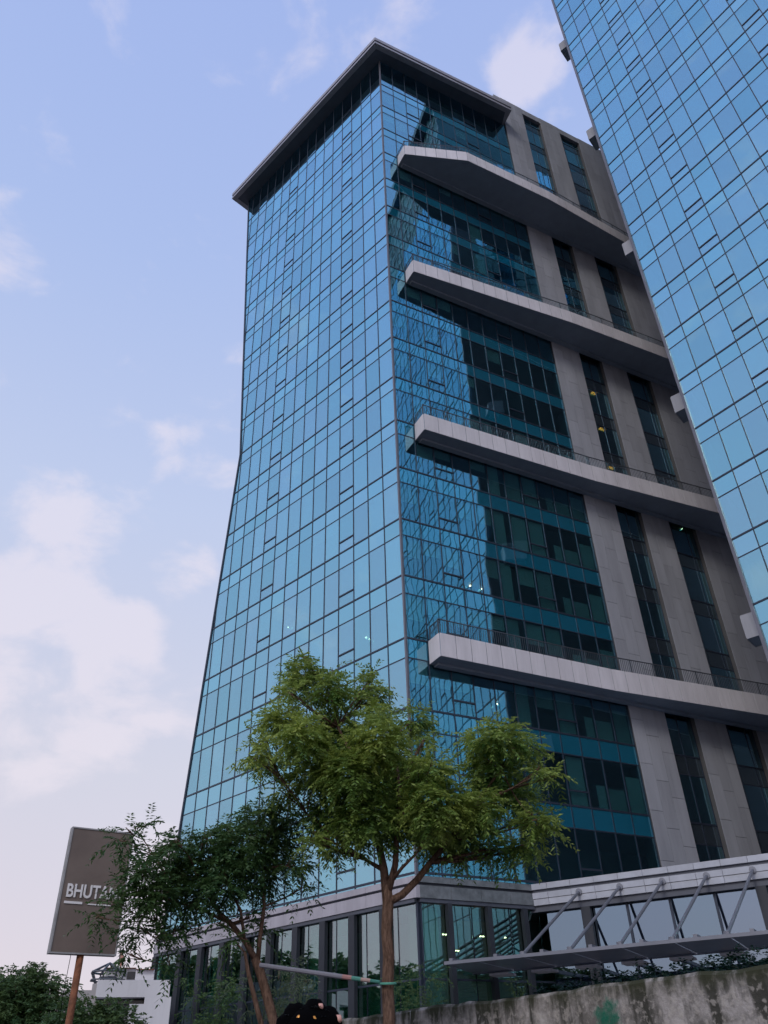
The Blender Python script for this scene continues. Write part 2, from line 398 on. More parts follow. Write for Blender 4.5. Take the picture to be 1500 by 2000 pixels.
def curtain(fr, us, floors, ztop, zbot, panes, part, casement=(), edge=None, rec=0.0, d=0.0, sp=SP, mb=None, names=('glass_pane', 'spandrel_pane'), smat='spandrel', gmat='pane'):
    """us: mullion positions; floors: floor-line heights; returns nothing, adds panes and mullions"""
    mw, fh = 0.030, 0.050
    rows = []
    fl = sorted(floors)
    lo = zbot
    for i, z in enumerate(fl):
        if z - sp > lo + 0.05: rows.append((lo, z - sp, False, lo == zbot and i == 0))
        if z - sp >= zbot - 0.01: rows.append((z - sp, z, True, False))
        elif z > zbot: rows.append((zbot, z, True, False))
        lo = z
    if ztop > lo + 0.05: rows.append((lo, ztop, False, False))
    for z0, z1, isp, _ in rows:
        for b in range(len(us) - 1):
            u0, u1 = us[b], us[b + 1]
            subs = [(z0, z1)]
            if not isp and b in casement and z1 - z0 > 2: subs = [(z0, z0 + 0.82), (z0 + 0.82, z1)]
            for s0, s1 in subs:
                ring = [(u0 + .008, s0 + .008), (u1 - .008, s0 + .008), (u1 - .008, s1 - .008), (u0 + .008, s1 - .008)]
                if edge:
                    zm = (s0 + s1) / 2; k = (umax(zm + .1) - umax(zm - .1)) / .2
                    ring = clip(ring, (umax(zm) - k * zm - 0.05, k))
                    if not ring: continue
                panes.add((names[1], smat) if isp else (names[0], gmat), fr, ring, d - 0.03, part)
            if len(subs) > 1:
                zc = subs[0][1]
                if not edge or umax(zc) > u1: mb.box(fr, u0 + mw, u1 - mw, d - 0.02, d + 0.045, zc - 0.045, zc + 0.045)
    # vertical caps, cut by the waist where they run off the face
    for u in us:
        if not edge: mb.box(fr, u - mw, u + mw, d - 0.08, d + 0.026, zbot, ztop); continue
        segs = []; zs = [zbot + i * (ztop - zbot) / 160 for i in range(161)]; on = None
        for z in zs:
            if umax(z) > u + 0.02:
                if on is None: on = z
                last = z
            elif on is not None: segs.append((on, last)); on = None
        if on is not None: segs.append((on, last))
        for a, b in segs: mb.box(fr, u - mw, u + mw, d - 0.08, d + 0.026, a, b)
    for z0, z1, isp, _ in rows:
        ue = us[-1] if not edge else umax(z0)
        if isp:
            mb.box(fr, us[0], ue, d - 0.07, d + 0.020, z0 - 0.030, z0 + 0.030)
            ue = us[-1] if not edge else umax(z1)
            mb.box(fr, us[0], ue, d - 0.07, d + 0.034, z1 - fh, z1 + fh)

P1 = Panes()
FLOORS = [ZF - 8 + 4 * k for k in range(19)]                # 8.06 ... 80.06
ZSOF = 84.5
tower = empty('glass_tower', FR(0, 0, 0.2), cat='building',
              label='waisted blue glass office tower with four long balconies and overhanging roof')

# left face
lm = MB(); cw = MB()
usL = [i * BW for i in range(16)] + [22.0]
cwl = bpy.data.objects.new('curtain_wall', bpy.data.meshes.new('curtain_wall'))
attach(cwl, tower)
curtain(FL, usL, FLOORS, ZSOF, 7.9, P1, cwl, casement=(3, 9), edge=True, mb=lm)
# silhouette edge trim
for z0, z1 in ((7.9, 44.06), (44.06, ZSOF)):
    a, b = umax(z0), umax(z1)
    lm.prism(FL, [(a - .08, z0), (a + .06, z0), (b + .06, z1), (b - .08, z1)], -0.3, 0.07)
cwl.data = lm.mesh('curtain_wall'); cwl.data.materials.append(M['mullion'])
# right face
rm = MB()
usR = [i * BW for i in range(11)] + [15.2]
cwr = bpy.data.objects.new('curtain_wall', bpy.data.meshes.new('curtain_wall'))
attach(cwr, tower)
curtain(FR, usR, FLOORS, ZSOF, 7.9, P1, cwr, casement=(2, 7), mb=rm, gmat='pane_clear', smat='spandrel_teal')
cwr.data = rm.mesh('curtain_wall'); cwr.data.materials.append(M['mullion'])
m = MB(); c0 = FR(0, 0, 0)
pp = [FL(.075, -.05, 0), FL(.075, .05, 0), Vector((c0.x, c0.y, 0)) + (FL.n + FR.n).normalized() * 0.085, FR(.075, .05, 0), FR(.075, -.05, 0), Vector((c0.x, c0.y, 0)) - (FL.n + FR.n).normalized() * .1]
m.slab([(p.x, p.y) for p in pp], 7.9, ZSOF); m.build('corner_post', M['corner'], tower)

# piers and strip windows of the right face
PIERS = [(15.2, 18.1, 3), (20.6, 23.3, 3), (26.1, 30.4, 4)]
ZP = 90.2
for a, b, nc in PIERS:
    m = MB(); m.box(FR, a + .02, b - .02, -0.9, 0.10, 7.0, ZP - .02); pier = m.build('stone_pier', M['backing'], tower)
    cwid = (b - a) / nc
    for c in range(nc):
        z = 7.0 - (c % 3) * 0.9
        while z < ZP:
            z0, z1 = max(z, 7.0), min(z + 2.68, ZP)
            if z1 - z0 > .1:
                key = ('stone', round(cwid, 3), round(z1 - z0, 3))
                if key not in MESHES:
                    q = MB(); q.box(LOCAL, .008, cwid - .008, 0, .04, .012, z1 - z0 - .012); MESHES[key] = q.mesh('stone_panel')
                meshobj('stone_panel', MESHES[key], M['stone'], pier, FR.mat(a + c * cwid, 0.105 + random.uniform(0, .006), z0))
            z += 2.68
for a, b, z in ((14.35, 15.2, 85.6), (18.1, 20.6, 89.15), (23.3, 26.1, 89.15)):
    m = MB(); m.box(FR, a, b, -.6, .12, z, ZP - .01); m.build('parapet', M['stone'], tower)
STRIP_LAMPS = []
for a, b, n in ((18.1, 20.6, 2), (23.3, 26.1, 3)):
    sm_ = MB(); so_ = bpy.data.objects.new('strip_window', bpy.data.meshes.new('strip_window')); attach(so_, tower)
    us = [a + .03 + i * (b - a - .06) / n for i in range(n + 1)] if n == 2 else [a + .03, a + .5, b - .75, b - .03]
    curtain(FR, us, FLOORS + [84.06, 88.06], 89.15, 7.9, P1, so_, d=-0.22, mb=sm_, names=('strip_pane', 'strip_spandrel'), smat='strip_spandrel')
    so_.data = sm_.mesh('strip_window'); so_.data.materials.append(M['mullion'])

# floors, core and blind back walls
def par(ul, ur, z, dl, dr):
    """inner ring of the tower's plan at height z"""
    cin = Vector((CX, CY, 0)) 
    # intersect the two offset lines
    A = FL(0, dl, 0); B = FR(0, dr, 0)
    den = FL.t.x * FR.t.y - FL.t.y * FR.t.x
    k = ((B.x - A.x) * FR.t.y - (B.y - A.y) * FR.t.x) / den
    c = A + FL.t * k
    e1 = FL(ul, dl, 0); e2 = FR(ur, dr, 0)
    back = e1 + (e2 - c)
    return [(c.x, c.y), (e1.x, e1.y), (back.x, back.y), (e2.x, e2.y)]
m = MB()
for z in FLOORS + [84.06]:
    m.slab(par(umax(min(z, 83)) - .25, 30.2, z, -.22, -.62), z - 1.1, z - .04)
m.build('floor_slabs', M['floor'], tower)
m = MB()
ring = par(15.5, 29.9, 0, -4.5, -4.0); m.slab(ring, 0.3, 88)
m.build('inner_core', M['core'], tower)
m = MB()                                                    # far sides of the tower
zz = [0.3, 7.9, 44.06, ZSOF]
for z0, z1 in zip(zz[:-1], zz[1:]):
    r0 = par(umax(z0) - .1, 30.3, z0, -.12, -.12); r1 = par(umax(z1) - .1, 30.3, z1, -.12, -.12)
    for i, j in ((1, 2), (2, 3)):
        m.poly([(*r0[i], z0 + EYE), (*r0[j], z0 + EYE), (*r1[j], z1 + EYE), (*r1[i], z1 + EYE)])
m.build('rear_wall', M['stone'], tower)

# roof canopy over the corner
def corner_off(dl, dr):
    A = FL(0, dl, 0); B = FR(0, dr, 0)
    den = FL.t.x * FR.t.y - FL.t.y * FR.t.x
    k = ((B.x - A.x) * FR.t.y - (B.y - A.y) * FR.t.x) / den
    c = A + FL.t * k; return (c.x, c.y)
def canopy_ring(o):
    e1 = FL(22.9 + o, 1.6 + o, 0); e1b = FL(22.9 + o, -8, 0); e2 = FR(14.9 + o, 1.75 + o, 0); e2b = FR(15.18, -.9, 0)
    return [corner_off(1.6 + o, 1.45 + o), (e2.x, e2.y), (e2b.x, e2b.y), (e1b.x, e1b.y), (e1.x, e1.y)]
roof = MB(); roof.slab(canopy_ring(-.16), ZSOF, ZSOF + .95)
rf = roof.build('roof_canopy', M['darkmetal'], tower)
def ring_band(o, w_, z0, z1):
    mbx = MB(); a, b = canopy_ring(o), canopy_ring(o - w_)
    order = [2, 1, 0, 4, 3]
    for i, j in zip(order[:-1], order[1:]):
        mbx.slab([a[i], a[j], b[j], b[i]], z0, z1)
    return mbx
ring_band(0, .5, ZSOF - .03, ZSOF + .26).build('edge_trim', M['palemetal'], rf)
ring_band(0.02, .6, ZSOF + .55, ZSOF + 1.05).build('edge_trim', M['palemetal'], rf)
m = MB()
m.box(FL, -0.2, 19.6, .35, .55, ZSOF + 1.05, ZSOF + 2.3)
for i in range(5): m.box(FR, -.25 + i * .32, -.17 + i * .32, .25, .6, ZSOF + 1.05, ZSOF + 2.5 - .05 * i)
m.box(FL, -.3, -.1, .3, .8, ZSOF + 1.05, ZSOF + 2.6)
m.build('roof_screen', M['darkmetal'], rf)
m = MB(); m.slab(par(21.5, 14.3, 0, -.1, -.1), ZSOF + .95, ZSOF + 1.2); m.slab(par(20.5, 30.3, 0, -10, -.9), ZP - .6, ZP - .2)
m.build('roof_deck', M['soffit'], tower)

# balconies
ZB = [18.70, 34.70, 50.70, 66.72]
PLAN = [[(1.4, 1.26), (13.2, 1.32), (30.2, 2.55)], [(1.4, 1.28), (15.0, 1.62), (30.2, 2.75)],
        [(1.45, 1.28), (15.7, 2.45), (30.2, 2.95)], [(1.4, 1.30), (6.73, 3.20), (15.6, 3.25), (30.2, 2.35)]]
def balcony(fr, zs, plan, owner, singles=True, rail=True, fm='fascia'):
    p = [fr(u, d, 0) for u, d in plan]
    ring_ = [fr(plan[0][0], 0.03, 0)] + p + [fr(plan[-1][0], 0.03, 0)]
    m = MB(); m.slab([(q.x, q.y) for q in ring_], zs, zs + 1.28)
    bal = m.build('balcony', M['soffit'], owner)
    m = MB(); m.box(fr, plan[0][0] + .25, plan[-1][0], .10, .48, zs - .16, zs - .004); m.build('soffit_beam', M['soffit'], bal)
    # fascia panels
    runs = [(fr(plan[0][0], .1, 0), p[0])] + list(zip(p[:-1], p[1:]))
    allp = MB()
    for a, b in runs:
        t = (b - a); L = t.length; t.normalize(); n_ = Vector((t.y, -t.x, 0))
        if n_.dot(fr.n) < 0 and a is not runs[0][0]: n_ = -n_
        if a is runs[0][0]: n_ = -fr.t
        k = max(1, round(L / 1.02)); wd = L / k
        for i in range(k):
            q = a + t * (wd * i)
            Mx = Matrix(((t.x, n_.x, 0, q.x), (t.y, n_.y, 0, q.y), (0, 0, 1, zs + EYE), (0, 0, 0, 1)))
            if singles:
                key = ('fascia', round(wd, 3))
                if key not in MESHES:
                    x = MB(); x.box(LOCAL, .024, wd - .024, .004, .045, -.03, 1.34); MESHES[key] = x.mesh('fascia_panel')
                meshobj('fascia_panel', MESHES[key], M['fascia'], bal, Mx)
            else: allp.box(lambda u, d, z: Mx @ Vector((u, d, z)), .008, wd - .008, .004, .035, -.03, 1.34)
    if not singles: allp.build('fascia_panels', M[fm], bal, kind='stuff')
    if rail:
        x = MB()
        for a, b in runs:
            t = (b - a); L = t.length; t.normalize(); inn = -fr.n * .09 if a is not runs[0][0] else fr.t * .09
            F2 = lambda s_, d_, z_, a=a, t=t, inn=inn: a + t * s_ + inn + Vector((-t.y, t.x, 0)) * d_ + Vector((0, 0, z_ + EYE - a.z))
            a = Vector((a.x, a.y, 0)); 
            def F2(s_, d_, z_, a=a, t=t, inn=inn):
                q = a + t * s_ + inn + Vector((-t.y, t.x, 0)) * d_; return Vector((q.x, q.y, z_ + EYE))
            x.box(F2, 0, L, -.025, .025, zs + 2.22, zs + 2.27)
            nb = int(L / .14)
            for i in range(nb + 1):
                s_ = i * L / nb; r_ = .028 if i % 12 == 0 else .011
                x.box(F2, s_ - r_, s_ + r_, -r_, r_, zs + 1.28, zs + 2.22)
        x.build('railing', M['rail'], bal)
    return bal
for zs, pl in zip(ZB, PLAN): balcony(FR, zs, pl, tower)

# blinds, curtains, lamps behind the right face
def behind(fr, u0, u1, z0, z1, d, name, mat, parent):
    x = MB(); x.box(fr, u0, u1, d - .02, d, z0, z1); x.build(name, mat, parent)
for z in FLOORS[1:-1]:
    top = z + SH - SP - .06
    low = z < 40
    for b, (kind) in enumerate('..........'):
        u0, u1 = b * BW + .05, (b + 1) * BW - .05
        if b == 5 and low: behind(FR, u0, u0 + .95, z + .03, top, -.14, 'curtain', M['blind'], cwr)
        if b == 6 and random.random() < .8: behind(FR, u0, u1, z + random.choice((1.5, 1.4, .05)), top, -.14, 'roller_blind', M['blind'], cwr)
        if b == 7 and low: behind(FR, u0 + .2, u1, z + .05, top, -.14, 'roller_blind', M['blind'], cwr)
        if b == 9 and low: behind(FR, u0 + .05, u1, z + .05, z + 1.25, -.14, 'roller_blind', M['blind'], cwr)
        if b == 8 and low: behind(FR, u0 + .7, u1, z + .05, z + 1.35, -.14, 'roller_blind', M['blind'], cwr)
        if b in (0, 1, 2, 3, 4) and random.random() < (.75 if low else .4): behind(FR, u0, u1, top - random.choice((.9, 1.3, 1.3, 1.5)), top, -.14, 'roller_blind', M['blind'], cwr)
    if low: behind(FR, 10 * BW + .25, 15.1, z + .05, z + 2.1, -.14, 'roller_blind', M['blind'], cwr)
for z in FLOORS[1:-1]:
    top = z + SH - SP - .06
    for b in range(15):
        if (b + 1) * BW > umax(z) - .3 or umax(z + 3) < (b + 1) * BW: continue
        if z < 42 and random.random() < .30:
            behind(FL, b * BW + .05, (b + 1) * BW - .05, top - random.choice((.8, 1.2, 1.6, 2.6)), top, -.14, 'roller_blind', M['blind'], cwl)
for (u, z) in ((19.1, 46.78), (19.05, 42.78), (19.0, 38.78)):
    x = MB(); x.box(FR, u, u + .55, -.58, -.36, z, z + .06); x.build('ceiling_lamp', M['lamp'], tower)
for px_, py_, zc in ((942, 1150, 26.80), (918, 1144, 26.80), (970, 1375, 18.80), (563, 1225, 26.80), (715, 1245, 22.80), (722, 1248, 22.80), (1332, 1033, 34.80)):
    r_ = ray(px_, py_); p = r_ * (zc / r_.z); x = MB(); ld = lambda u, d, z: Vector((p.x + u, p.y + d, EYE + zc + z))
    x.box(ld, -.06, .06, -.06, .06, -.03, .03); x.build('downlight', M['spot'], tower)

# ------------------------------------------------------------------ podium under the tower
ZC0, ZC1, ZC2, ZC3, ZS = 6.78, 6.95, 7.48, 7.60, 7.87
pod = empty('glass_podium', FR(0, .3, 0.2), cat='building', label='glazed podium with pale stone cornice and dark fins below the waisted tower')
def cornice(fr, u0, u1, d, owner, step=1.05, mk='cornice'):
    k = max(1, round((u1 - u0) / step)); wd = (u1 - u0) / k
    for z0, z1, dd, h2 in ((ZC3, ZS, d + .02, None), (ZC1, ZC2, d, None)):
        for i in range(k):
            x = MB(); x.box(fr, u0 + i * wd + .006, u0 + (i + 1) * wd - .006, -.02, dd + random.uniform(0, .006), z0, z1)
            x.build('cornice_panel', M[mk], owner)
    x = MB(); x.box(fr, u0 + .01, u1 - .01, -.1, d - .14, ZC2 - .05, ZC3 + .05); x.box(fr, u0 + .01, u1 - .01, -.1, d - .05, ZC0, ZC1 + .04)
    x.build('cornice_recess', M['darkmetal'], owner)
cornice(FL, .0, 21.9, .26, pod); cornice(FR, -.0, 6.6, .24, pod, 1.65, 'cornice_dark')
cc = MB(); q = [FL(0, 0, 0), FL(0, .265, 0), Vector((*corner_off(.27, .25), 0)), FR(0, .245, 0)]
cc.slab([(p.x, p.y) for p in q], ZC1, ZC2); cc.slab([(p.x, p.y) for p in q], ZC3, ZS); cc.build('cornice_corner', M['cornice'], pod)
pm = MB()
usp = [0] + [2.06 + 2.12 * i for i in range(9)] + [21.7]
P2 = Panes()
pg = bpy.data.objects.new('podium_glazing', bpy.data.meshes.new('podium_glazing')); attach(pg, pod)
for fr, us in ((FL, usp), (FR, [0, 1.5, 3.65, 5.7, 7.3])):
    for a, b in zip(us[:-1], us[1:]):
        for z0, z1 in ((.22, 3.77), (3.77, ZC0)):
            mid = (a + b) / 2
            for c, e in (((a, b),) if b - a < 1.8 else ((a, mid + .25), (mid + .25, b))):
                P2.add(('podium_pane', 'podium_pane' if fr is FL else 'podium_clear'), fr, [(c + .03, z0 + .03), (e - .03, z0 + .03), (e - .03, z1 - .03), (c + .03, z1 - .03)], -.03, pg)
            if b - a >= 1.8: pm.box(fr, mid + .235, mid + .265, -.06, .02, .22, ZC0)
    pm.box(fr, us[0], us[-1], -.08, .04, 3.73, 3.81); pm.box(fr, us[0], us[-1], -.08, .04, .2, .3)
pm.box(FL, -.05, .07, -.08, .08, .2, ZC0); pm.box(FR, .08, .16, -.08, .07, .2, ZC0)
pg.data = pm.mesh('podium_glazing'); pg.data.materials.append(M['mullion'])
P2.flush()
for i, u in enumerate(usp[1:]):
    x = MB(); x.box(FL, u - .21, u + .21, .045, .26, .2, ZC0); x.build('podium_fin', M['fin'], pod)
for u in (1.5, 3.65, 5.68):
    x = MB(); x.box(FR, u - .12, u + .12, .045, .32, .2, ZC0); x.build('podium_fin', M['fin'], pod)
for u0, u1 in ((15.3, 16.5), (17.3, 18.4), (.3, 1.1), (7.2, 8.0)):
    behind(FL, u0, u1, .4 if u0 < 9 else 3.9, ZC0 - .1, -.5, 'curtain', M['blind'], pg)
behind(FR, .2, 1.3, .4, ZC0 - .1, -.5, 'curtain', M['blind'], pg)
behind(FL, 1.5, 21, .3, 6.7, -3.4, 'lobby_wall', plain('added_pale_wall', (.62, .66, .60), .8, var=.2), pg)  # pale wall added close behind the glass to brighten the podium interior
behind(FR, 1.9, 7.0, .3, 6.7, -3.2, 'lobby_wall', plain('added_warm_wall', (.50, .40, .32), .8, var=.35, scale=.5), pg)  # warm-toned wall added on the other side for the same brightening
x = MB(); x.box(FL, 15.0, 19.0, -.9, -.8, 3.2, 5.6); x.build('teal_screen', plain('teal_screen', (0.0, 0.22, 0.28), 0.5), pg)
for u, z in ((.55, 5.6), (.75, 5.6), (1.9, 5.7), (2.05, 5.7), (3.95, 5.7), (4.1, 5.7), (2.5, 5.05), (2.65, 5.05), (5.35, 5.7)):
    x = MB(); x.box(FR, u, u + .07, -1.2, -1.13, z, z + .04); x.build('downlight', M['spot'], pg)

# ------------------------------------------------------------------ entrance link and awning
FK = Frame(7.21, 42.8, R_(-28.3))
if FK.n.y > 0: FK.n = -FK.n
link = empty('entrance_link', FK(8, 0, .2), cat='building', label='low glazed entrance block with pale panelled cornice between the two towers')
KL = 22.0
k = 20; wd = (KL + 1.2) / k
for i in range(k):
    a = -.9 + i * wd
    for z0, z1, dd in ((ZC3 + .02, ZS + .01, .33), (7.22, ZC2, .30), (6.93, 7.20, .27)):
        x = MB(); x.box(FK, a + .008, a + wd - .008, -.3, dd + random.uniform(0, .012), z0, z1); x.build('cornice_panel', M['link_panel'], link)
x = MB(); x.box(FK, -.8, KL, -.35, .22, ZC2 - .03, ZC3 + .06); x.box(FK, -.8, KL, -.35, .16, 6.66, 6.95); x.build('cornice_recess', M['darkmetal'], link)
x = MB(); x.slab([(p.x, p.y) for p in (FK(-.5, -.3, 0), FK(KL, -.3, 0), FK(KL, -14, 0), FK(6, -9, 0))], ZC2, ZS - .1); x.build('roof_deck', M['soffit'], link)
km = MB(); P3 = Panes()
kg = bpy.data.objects.new('entrance_glazing', bpy.data.meshes.new('entrance_glazing')); attach(kg, link)
usk = [-.1 + 1.96 * i for i in range(12)]
for a, b in zip(usk[:-1], usk[1:]):
    for z0, z1 in ((.25, 3.0), (3.0, 6.66)):
        P3.add(('entrance_pane', 'entrance_pane' if z0 > 1 else 'entrance_low'), FK, [(a + .02, z0 + .02), (b - .02, z0 + .02), (b - .02, z1 - .02), (a + .02, z1 - .02)], -.22, kg)
    km.box(FK, b - .05, b + .05, -.25, -.10, .2, 6.66)
    km.box(FK, a, b, -.25, -.12, 2.95, 3.05)
M['entrance_low'] = glass('shaded_green_low_glass', (0.25, 0.42, 0.40), 0.25, (0.10, 0.24, 0.20), wob=0.003)  # low panes darkened: shade under the awning put into the glass colour
M['entrance_pane'] = glass('pale_entrance_glass', (0.30, 0.43, 0.56), 0.62, (0.16, 0.27, 0.30), wob=0.003)
kg.data = km.mesh('entrance_glazing'); kg.data.materials.append(M['mullion']); P3.flush()
for u in (1.95, 9.75):
    x = MB(); x.box(FK, u - .22, u + .22, -.09, .22, .2, 6.66); x.build('column', M['fin'], link)
x = MB(); x.box(FK, -.2, KL, -5.0, -4.6, .2, 6.6); x.build('lobby_wall', M['core'], link)
aw = empty('entrance_awning', FK(5, 5, .2), cat='awning', label='flat glass awning hung on slanting steel rods above the entrance')
x = MB(); x.box(FK, -3.2, 20, 2.9, 3.18, 4.0, 4.10); x.box(FK, -2.2, 20, 7.12, 7.2, 4.0, 4.12)
for i in range(11): x.box(FK, -2.05 + 1.96 * i, -1.9 + 1.96 * i, -.1, 7.0, 4.10, 4.24)
x.build('frame', M['steel'], aw)
for i in range(11):
    u0 = -2.75 + 1.96 * i
    x = MB(); x.slab([(p.x, p.y) for p in (FK(u0 + .02, 3.2, 0), FK(u0 + 1.93, 3.2, 0), FK(u0 + 1.93, 7.1, 0), FK(u0 + (.6 if i == 0 else .02), 7.1, 0))], 4.03, 4.055)
    x.build('awning_panel', M['awning'], aw)
    if i % 1 == 0:
        x = MB(); x.box(FK, u0 + .9, u0 + 1.8, 2.5, 3.4, 3.86, 3.95); x.build('downlight_box', M['fascia'], aw)
for i in range(10):
    t_ = 1.8 + 1.96 * i; x = MB(); a, b = FK(t_, .31, 7.3), FK(t_ - .75, 6.7, 4.16)
    x.tube([a, b], .065, 8); x.tube([a + FK.n * -.06, a + FK.n * .05], .15, 10); x.tube([b - Vector((0, 0, .1)), b + Vector((0, 0, .1))], .13, 8)
    x.build('tie_rod', M['steel'], aw, smooth=False)

# ------------------------------------------------------------------ right tower
rt = Frame(18.797, 37.033, R_(307.48))
if rt.n.y > 0: rt.n = -rt.n
ri = Frame(18.797, 37.033, R_(50))
if ri.n.x > 0: ri.n = -ri.n
tower2 = empty('glass_tower', rt(0, 0, .2), cat='building', label='blue glass tower at the right edge, nearer and cut off by the frame')
P4 = Panes()
FLR = [83.753 - 4 * i for i in range(-1, 20)]
ZT2 = 93.0
m2 = MB(); c2 = bpy.data.objects.new('curtain_wall', bpy.data.meshes.new('curtain_wall')); attach(c2, tower2)
curtain(rt, [i * 1.394 for i in range(20)], FLR, ZT2, 1.0, P4, c2, casement=(3, 9, 15), mb=m2)
c2.data = m2.mesh('curtain_wall'); c2.data.materials.append(M['mullion'])
m3 = MB(); c3 = bpy.data.objects.new('curtain_wall', bpy.data.meshes.new('curtain_wall')); attach(c3, tower2)
curtain(ri, [i * 1.38 for i in range(2, 12)], [z for z in FLR if z > 70], ZT2, 68.0, P4, c3, mb=m3)
c3.data = m3.mesh('curtain_wall'); c3.data.materials.append(M['mullion'])
m = MB(); m.box(ri, .12, 15.2, -.5, .05, 0, 67.95); m.box(ri, .12, 2.76, -.5, .05, 67.96, ZT2); m.box(ri, 15.2, 23.4, -.5, .12, 0, ZT2); m.build('stone_wall', plain('court_shade_stone', (0.11, 0.11, 0.12), .7, var=.1), tower2)  # unseen court face; the court's shade is put into its stone colour
m = MB(); m.slab([(p.x, p.y) for p in (rt(-.08, .09, 0), rt(.1, .09, 0), rt(.1, -.1, 0), ri(.12, -.05, 0), ri(.12, .07, 0), ri(-.05, .07, 0))], .5, ZT2); m.build('corner_post', M['corner'], tower2)
for zs in (18.7, 34.7, 50.7, 66.7, 82.7): balcony(ri, zs, [(1.35, 1.05), (2.7, 1.06)], tower2, singles=False, rail=False, fm='stone')
def par2(ua, ui, da, di):
    den = rt.t.x * ri.t.y - rt.t.y * ri.t.x
    A = rt(0, da, 0); B = ri(0, di, 0)
    k = ((B.x - A.x) * ri.t.y - (B.y - A.y) * ri.t.x) / den
    c = A + rt.t * k; e1 = rt(ua, da, 0); e2 = ri(ui, di, 0); bk = e1 + (e2 - c)
    return [(p.x, p.y) for p in (c, e1, bk, e2)]
m = MB()
for z in FLR: m.slab(par2(26.2, 23.2, -.2, -.3), z - 1.1, z - .04)
m.build('floor_slabs', M['floor'], tower2)
m = MB(); m.slab(par2(26, 23, -4.5, -4.5), 0.2, ZT2 - .5); m.build('inner_core', M['core'], tower2)
r_ = par2(26.4, 23.4, -.1, -.1); m = MB()
for i, j in ((1, 2), (2, 3)): m.poly([(*r_[i], 1.8), (*r_[j], 1.8), (*r_[j], ZT2 + EYE), (*r_[i], ZT2 + EYE)])
m.build('rear_wall', M['stone'], tower2)
m = MB(); m.slab(par2(26.4, 23.4, -.05, -.05), ZT2, 107.0); crown = m.build('roof_crown', plain('dark_teal_crown', (0.045, 0.12, 0.14), .35, var=.25, scale=.3), tower2)
m = MB(); m.slab(par2(27.6, 24.6, .9, .9), 107.0, 108.2); m.build('roof_edge', M['darkmetal'], crown)
m = MB()
for i in range(20): m.box(rt, i * 1.394 - .05, i * 1.394 + .05, -.04, .05, ZT2, 107)
for z in (96, 99, 102, 105): m.box(rt, 0, 26.4, -.04, .04, z - .08, z + .08)
m.build('crown_frame', M['palemetal'], crown)
P1.flush(); P4.flush()

# ------------------------------------------------------------------ retaining wall by the road
def concrete():
    m, nt, o = new_mat('stained_concrete'); T = NT(nt)
    geo = T.n('ShaderNodeNewGeometry'); pos = geo.outputs['Position']
    n1 = T.n('ShaderNodeTexNoise', {'Vector': pos, 'Scale': 2.2, 'Detail': 9.0, 'Roughness': 0.7}).outputs[0]
    mp = T.n('ShaderNodeMapping', {'Vector': pos, 'Scale': (2.6, 2.6, 0.5)}).outputs[0]
    n2 = T.n('ShaderNodeTexNoise', {'Vector': mp, 'Scale': 1.5, 'Detail': 5.0, 'Roughness': 0.6}).outputs[0]
    n3 = T.n('ShaderNodeTexNoise', {'Vector': pos, 'Scale': 14.0, 'Detail': 6.0}).outputs[0]
    c = T.mix(T.ramp(n1, .38, .60), (0.46, 0.43, 0.42), (0.16, 0.15, 0.14))
    c = T.mix(T.ramp(n2, .46, .58, 0, .93), c, (0.045, 0.045, 0.038))
    c = T.mix(T.ramp(n3, .52, .62, 0, .6), c, (0.42, 0.39, 0.36))
    z = T.n('ShaderNodeSeparateXYZ', {0: pos}).outputs[2]
    moss = T.math('MULTIPLY', T.ramp(z, EYE + .78, EYE + .95), T.ramp(n2, .36, .56, .1, 1))
    c = T.mix(moss, c, (0.045, 0.048, 0.030))
    mp3 = T.n('ShaderNodeMapping', {'Vector': pos, 'Location': (3.1, 0, 0), 'Scale': (4.2, 4.2, 0.35)}).outputs[0]
    n4 = T.n('ShaderNodeTexNoise', {'Vector': mp3, 'Scale': 1.0, 'Detail': 6.0, 'Roughness': 0.65, 'Distortion': 0.8}).outputs[0]
    c = T.mix(T.ramp(n4, .66, .70, 0, .8), c, (0.58, 0.57, 0.60))
    gp = wall_pt(4.2, 0)
    dist_ = T.n('ShaderNodeVectorMath', {0: pos, 1: (gp[0], gp[1], EYE + .62)}, operation='DISTANCE').outputs['Value']
    gm = T.math('MULTIPLY', T.ramp(T.math('ADD', dist_, T.math('MULTIPLY', n1, .9)), .62, .70, 1, 0), T.ramp(n3, .3, .6, .5, 1))
    c = T.mix(gm, c, (0.015, 0.13, 0.085))
    p = T.n('ShaderNodeBsdfPrincipled', {'Base Color': c, 'Roughness': 0.95, 'Specular IOR Level': 0.15})
    T.link(T.n('ShaderNodeBump', {'Height': T.math('ADD', n3, n1), 'Strength': 0.6, 'Distance': 0.03}).outputs[0], p.inputs['Normal'])
    T.link(p.outputs[0], o.inputs[0]); return m
M['concrete'] = concrete()
nS = 220; mb = MB(); s0, s1 = -34, 22
prof = []
for i in range(nS + 1):
    s_ = s0 + (s1 - s0) * i / nS
    h = 1.0 + .008 * math.sin(s_ * 1.7) + .006 * math.sin(s_ * 7.7 + 1) + random.uniform(-.012, .012)
    dd = random.uniform(-.012, .012)
    prof.append([(wall_pt(s_, .0 + dd), -EYE), (wall_pt(s_, .0 + dd), h - .10), (wall_pt(s_, -.004 + dd), h - .03), (wall_pt(s_, -.04 + dd), h + .01), (wall_pt(s_, -.33), h), (wall_pt(s_, -.35), -EYE)])
for i, row in enumerate(prof):
    mb.v += [(p[0], p[1], z + EYE) for p, z in row]
for i in range(nS):
    for k in range(5): mb.f.append([i * 6 + k, i * 6 + k + 1, (i + 1) * 6 + k + 1, (i + 1) * 6 + k])
wall = mb.build('retaining_wall', M['concrete'], label='rough stained concrete wall with mossy top along the bottom right', cat='wall')
